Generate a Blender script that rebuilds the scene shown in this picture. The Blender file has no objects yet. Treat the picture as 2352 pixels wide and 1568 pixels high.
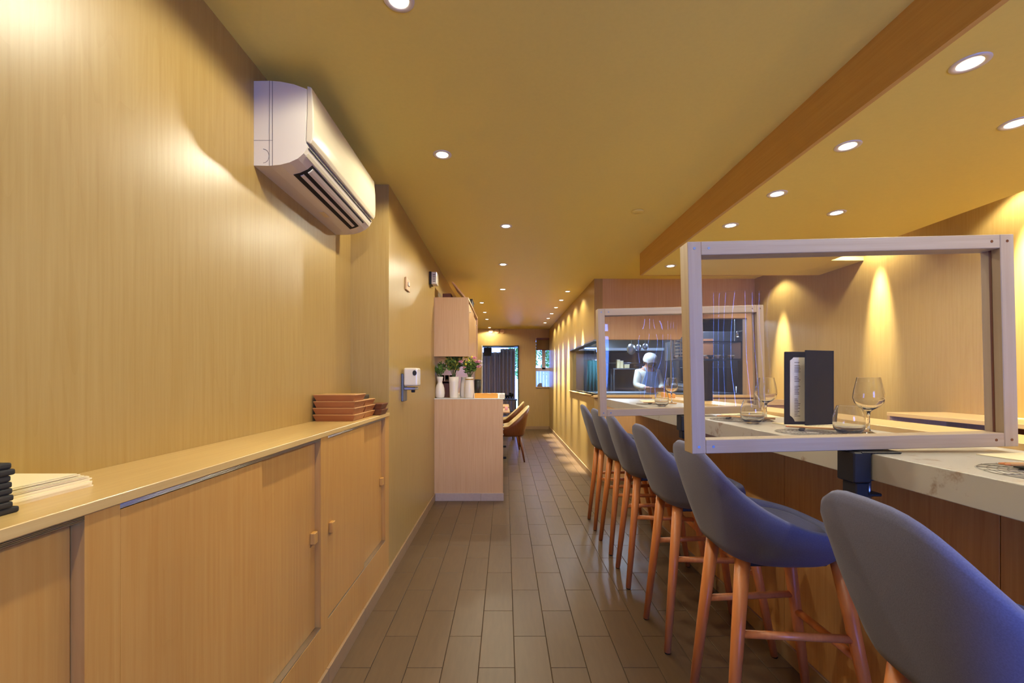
import bpy, bmesh, math, random
from mathutils import Vector, Matrix, Euler

random.seed(7)
PI = math.pi
S = bpy.context.scene
COL = S.collection

# ------------------------------------------------------------------ camera
F_PX = 1012.0
CAM_H = 1.23
cam_d = bpy.data.cameras.new('camera')
cam_d.sensor_fit = 'HORIZONTAL'
cam_d.sensor_width = 36.0
cam_d.lens = F_PX / 2352.0 * 36.0
cam_d.shift_x = 16.0 / 2352.0
cam_d.shift_y = 84.0 / 2352.0
cam_d.clip_start = 0.02
cam = bpy.data.objects.new('camera', cam_d)
cam.location = (0, 0, CAM_H)
cam.rotation_euler = (PI / 2, 0, 0)
COL.objects.link(cam)
S.camera = cam

# ------------------------------------------------------------------ sky, exposure
W = bpy.data.worlds.new('sky')
S.world = W
W.use_nodes = True
bgn = W.node_tree.nodes['Background']
bgn.inputs[0].default_value = (0.13, 0.27, 1.0, 1)
bgn.inputs[1].default_value = 24.0

S.view_settings.view_transform = 'Standard'
S.view_settings.look = 'None'
S.view_settings.gamma = 1.0
S.view_settings.use_curve_mapping = False
S.view_settings.exposure = 0.0
try:
    cy = S.cycles
    cy.use_denoising = True
    cy.max_bounces = 9
    cy.diffuse_bounces = 4
    cy.glossy_bounces = 3
    cy.transmission_bounces = 9
    cy.transparent_max_bounces = 10
    cy.use_adaptive_sampling = True
    cy.adaptive_threshold = 0.045
    cy.caustics_reflective = False
    cy.caustics_refractive = False
    cy.sample_clamp_indirect = 6.0
    cy.blur_glossy = 0.5
except Exception:
    pass

WARM = (1.0, 0.93, 0.72)
SPOT_W = 40.0


def portal(name, loc, rot, sx, sy):
    l = bpy.data.lights.new(name, 'AREA')
    l.shape = 'RECTANGLE'
    l.size, l.size_y = sx, sy
    l.cycles.is_portal = True
    o = bpy.data.objects.new(name, l)
    o.location = loc
    o.rotation_euler = rot
    COL.objects.link(o)


portal('daylight_portal', (1.13, -1.93, 1.04), (PI / 2, 0, 0), 0.86, 2.08)      # glass street door behind the camera
portal('daylight_portal', (2.275, -1.93, 1.515), (PI / 2, 0, 0), 0.65, 1.13)      # street window behind the bar end
portal('daylight_portal', (-0.1, 12.35, 1.2), (-PI / 2, 0, 0), 1.4, 1.9)      # annex window behind the curtain
portal('daylight_portal', (0.92, 10.78, 1.5), (-PI / 2, 0, 0), 0.5, 0.95)     # little far window

# ------------------------------------------------------------------ materials
MATS = {}


def new_mat(name):
    m = bpy.data.materials.new(name)
    m.use_nodes = True
    nt = m.node_tree
    b = nt.nodes['Principled BSDF']
    return m, nt, b


def srgb(r, g, b):
    def c(v):
        v /= 255.0
        return v / 12.92 if v <= 0.04045 else ((v + 0.055) / 1.055) ** 2.4
    return (c(r), c(g), c(b), 1)


def plain(name, col, rough=0.5, metal=0.0, spec=0.5, coat=0.0, noise=0.0, nscale=30.0, bump=0.0, emit=0.0, sheen=0.0):
    m, nt, b = new_mat(name)
    b.inputs['Base Color'].default_value = col
    b.inputs['Roughness'].default_value = rough
    b.inputs['Metallic'].default_value = metal
    b.inputs['Specular IOR Level'].default_value = spec
    b.inputs['Coat Weight'].default_value = coat
    if sheen:
        b.inputs['Sheen Weight'].default_value = sheen
        b.inputs['Sheen Roughness'].default_value = 0.5
    if emit:
        b.inputs['Emission Color'].default_value = col
        b.inputs['Emission Strength'].default_value = emit
    if noise or bump:
        tc = nt.nodes.new('ShaderNodeTexCoord')
        n = nt.nodes.new('ShaderNodeTexNoise')
        n.inputs['Scale'].default_value = nscale
        n.inputs['Detail'].default_value = 4
        nt.links.new(tc.outputs['Object'], n.inputs['Vector'])
        if noise:
            mx = nt.nodes.new('ShaderNodeMix')
            mx.data_type = 'RGBA'
            mx.inputs[6].default_value = tuple(c * (1 - noise) for c in col[:3]) + (1,)
            mx.inputs[7].default_value = tuple(min(1, c * (1 + noise)) for c in col[:3]) + (1,)
            nt.links.new(n.outputs['Fac'], mx.inputs[0])
            nt.links.new(mx.outputs[2], b.inputs['Base Color'])
        if bump:
            bp = nt.nodes.new('ShaderNodeBump')
            bp.inputs['Strength'].default_value = bump
            bp.inputs['Distance'].default_value = 0.002
            nt.links.new(n.outputs['Fac'], bp.inputs['Height'])
            nt.links.new(bp.outputs['Normal'], b.inputs['Normal'])
    return m


def wood(name, light, dark, axis='z', fine=90.0, stretch=0.03, rough=0.42, coat=0.0, contrast=1.0, flame=0.5, bump=0.02):
    """maple / beech: fine streaks along AXIS plus sparse long flame figure"""
    m, nt, b = new_mat(name)
    N, L = nt.nodes, nt.links
    tc = N.new('ShaderNodeTexCoord')
    sc = {'z': (1, 1, stretch), 'y': (1, stretch, 1), 'x': (stretch, 1, 1)}[axis]
    mp = N.new('ShaderNodeMapping')
    mp.inputs['Scale'].default_value = sc
    L.new(tc.outputs['Object'], mp.inputs['Vector'])
    n1 = N.new('ShaderNodeTexNoise')
    n1.inputs['Scale'].default_value = fine
    n1.inputs['Detail'].default_value = 5
    n1.inputs['Roughness'].default_value = 0.6
    L.new(mp.outputs['Vector'], n1.inputs['Vector'])
    sc2 = {'z': (1, 1, 0.09), 'y': (1, 0.09, 1), 'x': (0.09, 1, 1)}[axis]
    mp2 = N.new('ShaderNodeMapping')
    mp2.inputs['Scale'].default_value = sc2
    L.new(tc.outputs['Object'], mp2.inputs['Vector'])
    n2 = N.new('ShaderNodeTexNoise')
    n2.inputs['Scale'].default_value = 7.0
    n2.inputs['Detail'].default_value = 2
    n2.inputs['Distortion'].default_value = 0.6
    L.new(mp2.outputs['Vector'], n2.inputs['Vector'])
    # thin contour lines of the slow noise = flame figure
    mu = N.new('ShaderNodeMath'); mu.operation = 'MULTIPLY'; mu.inputs[1].default_value = 9.0
    L.new(n2.outputs['Fac'], mu.inputs[0])
    fr = N.new('ShaderNodeMath'); fr.operation = 'FRACT'
    L.new(mu.outputs[0], fr.inputs[0])
    rp = N.new('ShaderNodeValToRGB')
    rp.color_ramp.elements[0].position = 0.0
    rp.color_ramp.elements[0].color = (1, 1, 1, 1)
    rp.color_ramp.elements[1].position = 0.22
    rp.color_ramp.elements[1].color = (0, 0, 0, 1)
    L.new(fr.outputs[0], rp.inputs['Fac'])
    fm = N.new('ShaderNodeMath'); fm.operation = 'MULTIPLY'; fm.inputs[1].default_value = 0.16 * flame
    L.new(rp.outputs['Color'], fm.inputs[0])
    r1 = N.new('ShaderNodeMapRange')
    r1.inputs['From Min'].default_value = 0.3
    r1.inputs['From Max'].default_value = 0.7
    r1.inputs['To Min'].default_value = 0.5 - 0.3 * contrast
    r1.inputs['To Max'].default_value = 0.5 + 0.3 * contrast
    L.new(n1.outputs['Fac'], r1.inputs['Value'])
    ad = N.new('ShaderNodeMath'); ad.operation = 'ADD'
    L.new(r1.outputs['Result'], ad.inputs[0]); L.new(fm.outputs[0], ad.inputs[1])
    mx = N.new('ShaderNodeMix'); mx.data_type = 'RGBA'
    mx.inputs[6].default_value = light
    mx.inputs[7].default_value = dark
    L.new(ad.outputs[0], mx.inputs[0])
    L.new(mx.outputs[2], b.inputs['Base Color'])
    b.inputs['Roughness'].default_value = rough
    b.inputs['Coat Weight'].default_value = coat
    b.inputs['Coat Roughness'].default_value = 0.15
    bp = N.new('ShaderNodeBump')
    bp.inputs['Strength'].default_value = bump
    bp.inputs['Distance'].default_value = 0.002
    L.new(n1.outputs['Fac'], bp.inputs['Height'])
    L.new(bp.outputs['Normal'], b.inputs['Normal'])
    return m


MAPLE_L, MAPLE_D = srgb(179, 152, 93), srgb(163, 131, 70)
M_WALL = wood('maple_wall', MAPLE_L, MAPLE_D, 'z', rough=0.36, flame=1.0)
M_CABD = wood('maple_door', srgb(202, 156, 86), srgb(184, 130, 62), 'z', rough=0.36, flame=0.8)
M_SHELF = wood('maple_shelf', srgb(212, 182, 120), srgb(194, 158, 96), 'y', rough=0.28, flame=0.5)
M_PANEL = wood('beech_panel', srgb(214, 178, 134), srgb(198, 154, 108), 'z', rough=0.42, flame=0.6)
M_FRONT = wood('bar_front_wood', srgb(214, 170, 108), srgb(192, 140, 78), 'z', rough=0.4, flame=1.0)
M_SOFF = wood('soffit_wood', srgb(212, 172, 104), srgb(196, 150, 82), 'y', rough=0.45, flame=0.4)
M_LEDGE = wood('ledge_wood', srgb(240, 208, 150), srgb(226, 186, 120), 'y', rough=0.35, flame=0.3)
M_FRAMEZ = wood('frame_wood_upright', srgb(178, 158, 132), srgb(160, 136, 108), 'z', rough=0.5, flame=0.5)
M_FRAMEX = wood('frame_wood_rail', srgb(178, 158, 132), srgb(160, 136, 108), 'x', rough=0.5, flame=0.5)
M_LEG = wood('stool_leg_wood', srgb(226, 148, 88), srgb(200, 116, 62), 'z', fine=60, rough=0.35, flame=0.2)
M_CHOP = wood('chopstick_wood', srgb(206, 160, 104), srgb(186, 134, 80), 'x', rough=0.5, flame=0.1)
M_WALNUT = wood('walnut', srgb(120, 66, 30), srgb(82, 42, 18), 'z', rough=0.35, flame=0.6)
M_TRAYW = wood('tray_wood', srgb(178, 112, 62), srgb(146, 82, 40), 'x', rough=0.4, flame=0.6)
M_TRAYLIT = wood('tray_lid_lit_wood', srgb(206, 158, 98), srgb(180, 128, 72), 'x', rough=0.4, flame=0.4)  # lighter than the bodies: lit top edges put into the colour
M_TRAYD = wood('dark_tray_wood', srgb(120, 66, 34), srgb(92, 46, 22), 'x', rough=0.4, flame=0.6)
M_ORANGE = wood('orange_wood', srgb(248, 184, 70), srgb(238, 160, 44), 'x', rough=0.4, flame=0.2)
M_CEIL = plain('ceiling_paint', srgb(240, 220, 120), rough=0.55, noise=0.03, nscale=60)
M_GROUT = plain('grout', srgb(70, 56, 44), rough=0.9)
M_PLINTH = plain('plinth_tile', srgb(176, 158, 148), rough=0.45, noise=0.08, nscale=40)
M_ALU = plain('aluminium', srgb(205, 200, 190), rough=0.28, metal=1.0)
M_STEEL = plain('steel', srgb(170, 180, 195), rough=0.3, metal=1.0)
M_STEELD = plain('dull_steel', srgb(120, 128, 140), rough=0.42, metal=0.85, noise=0.15, nscale=5)
M_BLACK = plain('black_metal', srgb(28, 26, 25), rough=0.45)
M_BLACKM = plain('matte_black', srgb(34, 31, 29), rough=0.75, noise=0.1)
M_LEATHER = plain('menu_cover', srgb(22, 18, 16), rough=0.8, spec=0.2, bump=0.1, nscale=300)
M_PAPER = plain('paper', srgb(246, 232, 190), rough=0.8)
M_PAPERW = plain('white_paper', srgb(236, 226, 210), rough=0.8)
M_INK = plain('ink', srgb(96, 82, 66), rough=0.9)
M_WPLASTIC = plain('white_plastic', srgb(224, 214, 196), rough=0.28, coat=0.2)
M_WPLASTIC2 = plain('white_plastic_front', srgb(214, 202, 174), rough=0.16, coat=0.4)
M_GREYP = plain('grey_plastic', srgb(120, 110, 100), rough=0.4)
M_DARK = plain('dark_cavity', srgb(22, 18, 15), rough=0.8)
M_CERAMIC = plain('ceramic', srgb(238, 228, 214), rough=0.25, coat=0.3)
M_GOLD = plain('gold_band', srgb(196, 150, 60), rough=0.3, metal=0.6)
M_GREEN = plain('leaf_green', srgb(112, 148, 62), rough=0.6, noise=0.4, nscale=20)
M_GREEND = plain('leaf_dark', srgb(74, 98, 40), rough=0.6, noise=0.4, nscale=20)
M_OLIVE = plain('leaf_olive', srgb(176, 164, 66), rough=0.6, noise=0.4, nscale=20)
M_YELLOW = plain('yellow_petal', srgb(236, 214, 60), rough=0.6)
M_PINK = plain('pink_petal', srgb(246, 176, 192), rough=0.6, noise=0.15, nscale=40)
M_WHITEP = plain('white_petal', srgb(250, 236, 236), rough=0.6)
M_CREAMFAB = plain('cream_upholstery', srgb(236, 214, 164), rough=0.8, bump=0.1, nscale=200)
M_NAVY = plain('navy_seat', srgb(40, 60, 140), rough=0.6)
M_CURTAIN = plain('curtain', srgb(150, 128, 112), rough=0.9, noise=0.1)
_nt = M_CURTAIN.node_tree
_tl = _nt.nodes.new('ShaderNodeBsdfTranslucent')
_tl.inputs[0].default_value = srgb(128, 108, 92)
_mx = _nt.nodes.new('ShaderNodeMixShader')
_mx.inputs[0].default_value = 0.05
_nt.links.new(_nt.nodes['Principled BSDF'].outputs[0], _mx.inputs[1])
_nt.links.new(_tl.outputs[0], _mx.inputs[2])
_nt.links.new(_mx.outputs[0], _nt.nodes['Material Output'].inputs[0])
M_BLIND = plain('blind', srgb(122, 100, 76), rough=0.8)
M_SKIN = plain('skin', srgb(176, 126, 100), rough=0.6)
M_CAP = plain('cap_cloth', srgb(206, 204, 200), rough=0.9, noise=0.05)
M_JACKET = plain('jacket_cloth', srgb(224, 220, 206), rough=0.9, noise=0.05)
M_APRON = plain('apron_cloth', srgb(120, 146, 186), rough=0.9, noise=0.05)
M_MASK = plain('mask', srgb(40, 40, 46), rough=0.9)
M_TROUSER = plain('trousers', srgb(40, 42, 50), rough=0.9)
M_WHITEPAINT = plain('white_paint', srgb(226, 224, 222), rough=0.6)
M_LILAC = plain('window_paint', srgb(196, 178, 190), rough=0.5)
M_KWALL = plain('kitchen_wall', srgb(112, 120, 134), rough=0.3, metal=0.5, noise=0.2, nscale=3)
M_KDARK = plain('kitchen_dark', srgb(44, 46, 56), rough=0.5, noise=0.2, nscale=6)
M_KBROWN = plain('kitchen_brown', srgb(128, 80, 52), rough=0.6, noise=0.2, nscale=10)
M_CONT = plain('cream_container', srgb(226, 208, 160), rough=0.5)
M_TEAL = plain('teal_cloth', srgb(40, 104, 110), rough=0.8)
M_LENS = None


def emission(name, col, strength):
    m, nt, b = new_mat(name)
    nt.nodes.remove(b)
    e = nt.nodes.new('ShaderNodeEmission')
    e.inputs[0].default_value = col
    e.inputs[1].default_value = strength
    nt.links.new(e.outputs[0], nt.nodes['Material Output'].inputs[0])
    return m


M_LENS = emission('lamp_lens', (1.0, 0.9, 0.72, 1), 14.0)
M_TUBE = emission('kitchen_tube', (0.62, 0.78, 1.0, 1), 9.0)


def sheet_glass(name, tint=(1, 1, 1, 1), ior=1.5, wavy=0.0, rough=0.0, haze=0.0):
    m, nt, b = new_mat(name)
    N, L = nt.nodes, nt.links
    N.remove(b)
    tr = N.new('ShaderNodeBsdfTransparent')
    tr.inputs[0].default_value = tint
    gl = N.new('ShaderNodeBsdfGlossy')
    gl.inputs['Roughness'].default_value = rough
    fz = N.new('ShaderNodeFresnel')
    # the fresnel node inverts the index on back faces; undo that so thin walls do not turn into mirrors
    gm = N.new('ShaderNodeNewGeometry')
    im = N.new('ShaderNodeMix')
    im.inputs[2].default_value = ior
    im.inputs[3].default_value = 1.0 / ior
    L.new(gm.outputs['Backfacing'], im.inputs[0])
    L.new(im.outputs[0], fz.inputs[0])
    mx = N.new('ShaderNodeMixShader')
    L.new(fz.outputs[0], mx.inputs[0])
    L.new(tr.outputs[0], mx.inputs[1])
    L.new(gl.outputs[0], mx.inputs[2])
    out = mx.outputs[0]
    if haze:
        df = N.new('ShaderNodeBsdfDiffuse')
        df.inputs[0].default_value = (0.8, 0.8, 0.85, 1)
        m2 = N.new('ShaderNodeMixShader')
        m2.inputs[0].default_value = haze
        L.new(out, m2.inputs[1]); L.new(df.outputs[0], m2.inputs[2])
        out = m2.outputs[0]
    if wavy:
        tc = N.new('ShaderNodeTexCoord')
        mp = N.new('ShaderNodeMapping')
        mp.inputs['Scale'].default_value = (1, 1, 0.35)
        L.new(tc.outputs['Object'], mp.inputs['Vector'])
        nz = N.new('ShaderNodeTexNoise')
        nz.inputs['Scale'].default_value = 5.0
        nz.inputs['Detail'].default_value = 1.0
        L.new(mp.outputs['Vector'], nz.inputs['Vector'])
        bp = N.new('ShaderNodeBump')
        bp.inputs['Strength'].default_value = wavy
        bp.inputs['Distance'].default_value = 0.05
        L.new(nz.outputs['Fac'], bp.inputs['Height'])
        L.new(bp.outputs['Normal'], gl.inputs['Normal'])
        L.new(bp.outputs['Normal'], fz.inputs['Normal'])
    L.new(out, N['Material Output'].inputs[0])
    return m


M_PANE = sheet_glass('window_glass', (0.93, 0.97, 1.0, 1))
M_ACRYL = sheet_glass('acrylic', (0.985, 0.985, 0.985, 1), wavy=0.06, haze=0.012)
M_GLASS, _nt, _b = new_mat('drinking_glass')
_b.inputs['Base Color'].default_value = (0.97, 0.98, 0.98, 1)
_b.inputs['Roughness'].default_value = 0.0
_b.inputs['IOR'].default_value = 1.48
_b.inputs['Transmission Weight'].default_value = 1.0


def tile_mat():
    m, nt, b = new_mat('floor_tile')
    N, L = nt.nodes, nt.links
    oi = N.new('ShaderNodeObjectInfo')
    tc = N.new('ShaderNodeTexCoord')
    mp = N.new('ShaderNodeMapping')
    mp.inputs['Scale'].default_value = (1, 0.12, 1)
    gm = N.new('ShaderNodeNewGeometry')
    L.new(gm.outputs['Position'], mp.inputs['Vector'])
    n = N.new('ShaderNodeTexNoise')
    n.inputs['Scale'].default_value = 60
    n.inputs['Detail'].default_value = 6
    L.new(mp.outputs['Vector'], n.inputs['Vector'])
    a = N.new('ShaderNodeMath'); a.operation = 'MULTIPLY_ADD'
    a.inputs[1].default_value = 0.35
    L.new(oi.outputs['Random'], a.inputs[0])
    L.new(n.outputs['Fac'], a.inputs[2])
    mx = N.new('ShaderNodeMix'); mx.data_type = 'RGBA'
    mx.inputs[6].default_value = srgb(80, 61, 41)
    mx.inputs[7].default_value = srgb(98, 76, 52)
    L.new(a.outputs[0], mx.inputs[0])
    L.new(mx.outputs[2], b.inputs['Base Color'])
    b.inputs['Roughness'].default_value = 0.42
    bp = N.new('ShaderNodeBump')
    bp.inputs['Strength'].default_value = 0.05
    bp.inputs['Distance'].default_value = 0.002
    L.new(n.outputs['Fac'], bp.inputs['Height'])
    L.new(bp.outputs['Normal'], b.inputs['Normal'])
    return m


M_TILE = tile_mat()


def stone_mat():
    m, nt, b = new_mat('white_stone')
    N, L = nt.nodes, nt.links
    tc = N.new('ShaderNodeTexCoord')
    n = N.new('ShaderNodeTexNoise')
    n.inputs['Scale'].default_value = 14
    n.inputs['Detail'].default_value = 5
    n.inputs['Roughness'].default_value = 0.65
    L.new(tc.outputs['Object'], n.inputs['Vector'])
    rp = N.new('ShaderNodeValToRGB')
    rp.color_ramp.elements[0].position = 0.60
    rp.color_ramp.elements[0].color = srgb(186, 180, 170)
    rp.color_ramp.elements[1].position = 0.74
    rp.color_ramp.elements[1].color = srgb(140, 108, 80)
    L.new(n.outputs['Fac'], rp.inputs['Fac'])
    L.new(rp.outputs['Color'], b.inputs['Base Color'])
    b.inputs['Roughness'].default_value = 0.32
    return m


M_STONE = stone_mat()


def fabric_mat():
    m, nt, b = new_mat('stool_fabric')
    N, L = nt.nodes, nt.links
    tc = N.new('ShaderNodeTexCoord')
    n = N.new('ShaderNodeTexNoise')
    n.inputs['Scale'].default_value = 420
    n.inputs['Detail'].default_value = 2
    L.new(tc.outputs['Object'], n.inputs['Vector'])
    mx = N.new('ShaderNodeMix'); mx.data_type = 'RGBA'
    mx.inputs[6].default_value = srgb(84, 86, 114)
    mx.inputs[7].default_value = srgb(110, 112, 146)
    L.new(n.outputs['Fac'], mx.inputs[0])
    L.new(mx.outputs[2], b.inputs['Base Color'])
    b.inputs['Roughness'].default_value = 0.9
    b.inputs['Sheen Weight'].default_value = 0.12
    bp = N.new('ShaderNodeBump')
    bp.inputs['Strength'].default_value = 0.2
    bp.inputs['Distance'].default_value = 0.001
    L.new(n.outputs['Fac'], bp.inputs['Height'])
    L.new(bp.outputs['Normal'], b.inputs['Normal'])
    return m


M_FABRIC = fabric_mat()

# ------------------------------------------------------------------ mesh helpers


def bm_new():
    return bmesh.new()


def box(bm, x0, x1, y0, y1, z0, z1, bev=0.0, seg=1):
    vs = [bm.verts.new(p) for p in ((x0, y0, z0), (x1, y0, z0), (x1, y1, z0), (x0, y1, z0),
                                    (x0, y0, z1), (x1, y0, z1), (x1, y1, z1), (x0, y1, z1))]
    fs = [bm.faces.new([vs[i] for i in q]) for q in
          ((0, 3, 2, 1), (4, 5, 6, 7), (0, 1, 5, 4), (1, 2, 6, 5), (2, 3, 7, 6), (3, 0, 4, 7))]
    if bev:
        es = list({e for f in fs for e in f.edges})
        bmesh.ops.bevel(bm, geom=es, offset=bev, segments=seg, profile=0.5, affect='EDGES')
    return bm


def frame_axes(d):
    d = d.normalized()
    a = Vector((0, 0, 1)) if abs(d.z) < 0.9 else Vector((1, 0, 0))
    u = d.cross(a).normalized()
    v = d.cross(u).normalized()
    return u, v


def cone(bm, p0, p1, r0, r1, n=14, caps=True):
    p0, p1 = Vector(p0), Vector(p1)
    u, v = frame_axes(p1 - p0)
    A, B = [], []
    for i in range(n):
        t = 2 * PI * i / n
        o = u * math.cos(t) + v * math.sin(t)
        A.append(bm.verts.new(p0 + o * r0))
        B.append(bm.verts.new(p1 + o * r1))
    for i in range(n):
        f = bm.faces.new((A[i], A[(i + 1) % n], B[(i + 1) % n], B[i]))
        f.smooth = True
    if caps:
        bm.faces.new(list(reversed(A)))
        bm.faces.new(B)
    return bm


def path(bm, pts, r, n=8, closed=False):
    pts = [Vector(p) for p in pts]
    rings = []
    m = len(pts)
    for k, p in enumerate(pts):
        a = pts[(k - 1) % m] if (k > 0 or closed) else p
        b = pts[(k + 1) % m] if (k < m - 1 or closed) else p
        d = (b - a)
        u, v = frame_axes(d)
        rr = r[k] if isinstance(r, (list, tuple)) else r
        rings.append([bm.verts.new(p + (u * math.cos(2 * PI * i / n) + v * math.sin(2 * PI * i / n)) * rr) for i in range(n)])
    last = m if closed else m - 1
    for k in range(last):
        A, B = rings[k], rings[(k + 1) % m]
        for i in range(n):
            f = bm.faces.new((A[i], A[(i + 1) % n], B[(i + 1) % n], B[i]))
            f.smooth = True
    if not closed:
        bm.faces.new(list(reversed(rings[0])))
        bm.faces.new(rings[-1])
    return bm


def lathe(bm, prof, n=32, c=(0, 0, 0), smooth=True):
    """prof: list of (r, z)"""
    rings = []
    for r, z in prof:
        if r < 1e-6:
            rings.append([bm.verts.new((c[0], c[1], c[2] + z))])
        else:
            rings.append([bm.verts.new((c[0] + r * math.cos(2 * PI * i / n), c[1] + r * math.sin(2 * PI * i / n), c[2] + z)) for i in range(n)])
    for A, B in zip(rings, rings[1:]):
        if len(A) == 1 and len(B) == 1:
            continue
        for i in range(n):
            j = (i + 1) % n
            if len(A) == 1:
                f = bm.faces.new((A[0], B[j], B[i]))
            elif len(B) == 1:
                f = bm.faces.new((A[i], A[j], B[0]))
            else:
                f = bm.faces.new((A[i], A[j], B[j], B[i]))
            f.smooth = smooth
    return bm


def prism(bm, poly, axis, a0, a1, bev=0.0):
    """poly: 2D points; axis 'x' -> (y,z), 'y' -> (x,z), 'z' -> (x,y)"""
    def P(p, a):
        return {'x': (a, p[0], p[1]), 'y': (p[0], a, p[1]), 'z': (p[0], p[1], a)}[axis]
    A = [bm.verts.new(P(p, a0)) for p in poly]
    B = [bm.verts.new(P(p, a1)) for p in poly]
    n = len(poly)
    fs = [bm.faces.new(A), bm.faces.new(list(reversed(B)))]
    for i in range(n):
        fs.append(bm.faces.new((A[i], B[i], B[(i + 1) % n], A[(i + 1) % n])))
    bmesh.ops.recalc_face_normals(bm, faces=fs)
    if bev:
        es = list({e for f in fs for e in f.edges})
        bmesh.ops.bevel(bm, geom=es, offset=bev, segments=2, profile=0.5, affect='EDGES')
    return bm


def sphere(bm, c, r, nu=14, nv=8, sc=(1, 1, 1)):
    prof = []
    rings = []
    for k in range(nv + 1):
        t = PI * k / nv
        z = -math.cos(t) * r * sc[2]
        rr = math.sin(t) * r
        if k in (0, nv):
            rings.append([bm.verts.new((c[0], c[1], c[2] + z))])
        else:
            rings.append([bm.verts.new((c[0] + rr * sc[0] * math.cos(2 * PI * i / nu), c[1] + rr * sc[1] * math.sin(2 * PI * i / nu), c[2] + z)) for i in range(nu)])
    for A, B in zip(rings, rings[1:]):
        for i in range(nu):
            j = (i + 1) % nu
            if len(A) == 1:
                f = bm.faces.new((A[0], B[j], B[i]))
            elif len(B) == 1:
                f = bm.faces.new((A[i], A[j], B[0]))
            else:
                f = bm.faces.new((A[i], A[j], B[j], B[i]))
            f.smooth = True
    return bm


def obj(name, bm, mat, parent=None, recalc=True):
    if recalc:
        bmesh.ops.recalc_face_normals(bm, faces=bm.faces[:])
    me = bpy.data.meshes.new(name)
    bm.to_mesh(me)
    bm.free()
    if mat:
        me.materials.append(mat)
    o = bpy.data.objects.new(name, me)
    COL.objects.link(o)
    if parent:
        o.parent = parent
    return o


def B(x0, x1, y0, y1, z0, z1, bev=0.0, seg=1):
    return box(bmesh.new(), x0, x1, y0, y1, z0, z1, bev, seg)


def tag(o, label, cat=None, group=None, kind=None):
    if label:
        o['label'] = label
    if cat:
        o['category'] = cat
    if group:
        o['group'] = group
    if kind:
        o['kind'] = kind
    return o


def thing(name, label, cat, loc=(0, 0, 0), rz=0.0, group=None):
    o = bpy.data.objects.new(name, None)
    o.empty_display_size = 0.05
    COL.objects.link(o)
    o.location = loc
    o.rotation_euler = (0, 0, rz)
    return tag(o, label, cat, group)


def struct(name, bm, mat, label=None, parent=None):
    o = obj(name, bm, mat, parent)
    if parent is None:
        o['kind'] = 'structure'
        if label:
            o['label'] = label
    return o


def dup(root, loc=None, rz=None, label=None):
    r = root.copy()
    COL.objects.link(r)
    if loc is not None:
        r.location = loc
    if rz is not None:
        r.rotation_euler = (0, 0, rz)
    if label:
        r['label'] = label
    for ch in list(root.children):
        c = ch.copy()
        COL.objects.link(c)
        c.parent = r
        for g in list(ch.children):
            d = g.copy()
            COL.objects.link(d)
            d.parent = c
    return r


ORD = ['first', 'second', 'third', 'fourth', 'fifth', 'sixth', 'seventh', 'eighth', 'ninth', 'tenth', 'eleventh', 'twelfth']

# ------------------------------------------------------------------ dimensions
CEIL = 2.415
XL = -0.946          # recessed left wall
XP = -0.712          # left wall face beyond the pilaster corner / cabinet face
YP = 2.70            # corner of that step
XK = 1.065           # kitchen block side wall
YK = 5.26            # kitchen block front wall
XR = 2.98            # right wall behind the bar
YF = 10.6            # far wall
YB = -1.9            # wall behind the camera
SOF_X, SOF_Z, SOF_Y = 1.285, 2.207, 4.2
SHELF_Z = 1.0185
CT_X, CT_Z = 0.95, 1.034      # bar stone edge and top
CT_Y1 = 4.2

# ------------------------------------------------------------------ structure
floor = struct('floor', B(-1.3, 4.3, YB - 0.1, 12.6, -0.1, -0.004), M_GROUT, 'brown wood-look plank tile floor')

TW, TL = 0.1532, 0.4565
full_me = None


def tile_mesh():
    global full_me
    if full_me is None:
        bm = B(-TW / 2 + 0.0013, TW / 2 - 0.0013, -TL / 2 + 0.0013, TL / 2 - 0.0013, -0.006, 0.0)
        full_me = bpy.data.meshes.new('tile')
        top = [e for e in bm.edges if all(abs(v.co.z) < 1e-6 for v in e.verts)]
        bmesh.ops.bevel(bm, geom=top, offset=0.0012, segments=1, profile=0.5, affect='EDGES')
        bm.to_mesh(full_me)
        bm.free()
        full_me.materials.append(M_TILE)
    return full_me


rest_bm = bmesh.new()
cands = []
for k in range(-6, 22):
    xc = 0.0412 + TW * (k + 0.5)
    ph = 1.873 if k % 2 else 1.873 + TL / 2      # k = -1 column is the one with joints at 1.873
    for j in range(-9, 24):
        yc = ph + TL * (j + 0.5)
        if yc < YB or yc > 12.2:
            continue
        if xc < -0.78:
            continue
        vis = (yc > 1.15) and (-0.75 < xc < (1.25 if yc < YK else XK)) and yc < YF
        cands.append((0 if vis else 1, yc, xc))
cands.sort()
for n, (hid, yc, xc) in enumerate(cands):
    if n < 290 and not hid:
        t = bpy.data.objects.new('tile', tile_mesh())
        t.location = (xc, yc, 0)
        COL.objects.link(t)
        t.parent = floor
    else:
        box(rest_bm, xc - TW / 2 + 0.0013, xc + TW / 2 - 0.0013, yc - TL / 2 + 0.0013, yc + TL / 2 - 0.0013, -0.006, 0.0)
rt = obj('tile_field', rest_bm, M_TILE, floor)
rt['kind'] = 'stuff'

struct('ceiling', B(-1.3, 4.3, YB - 0.1, 12.6, CEIL, CEIL + 0.1), M_CEIL, 'ochre painted ceiling with recessed spots')
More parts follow.
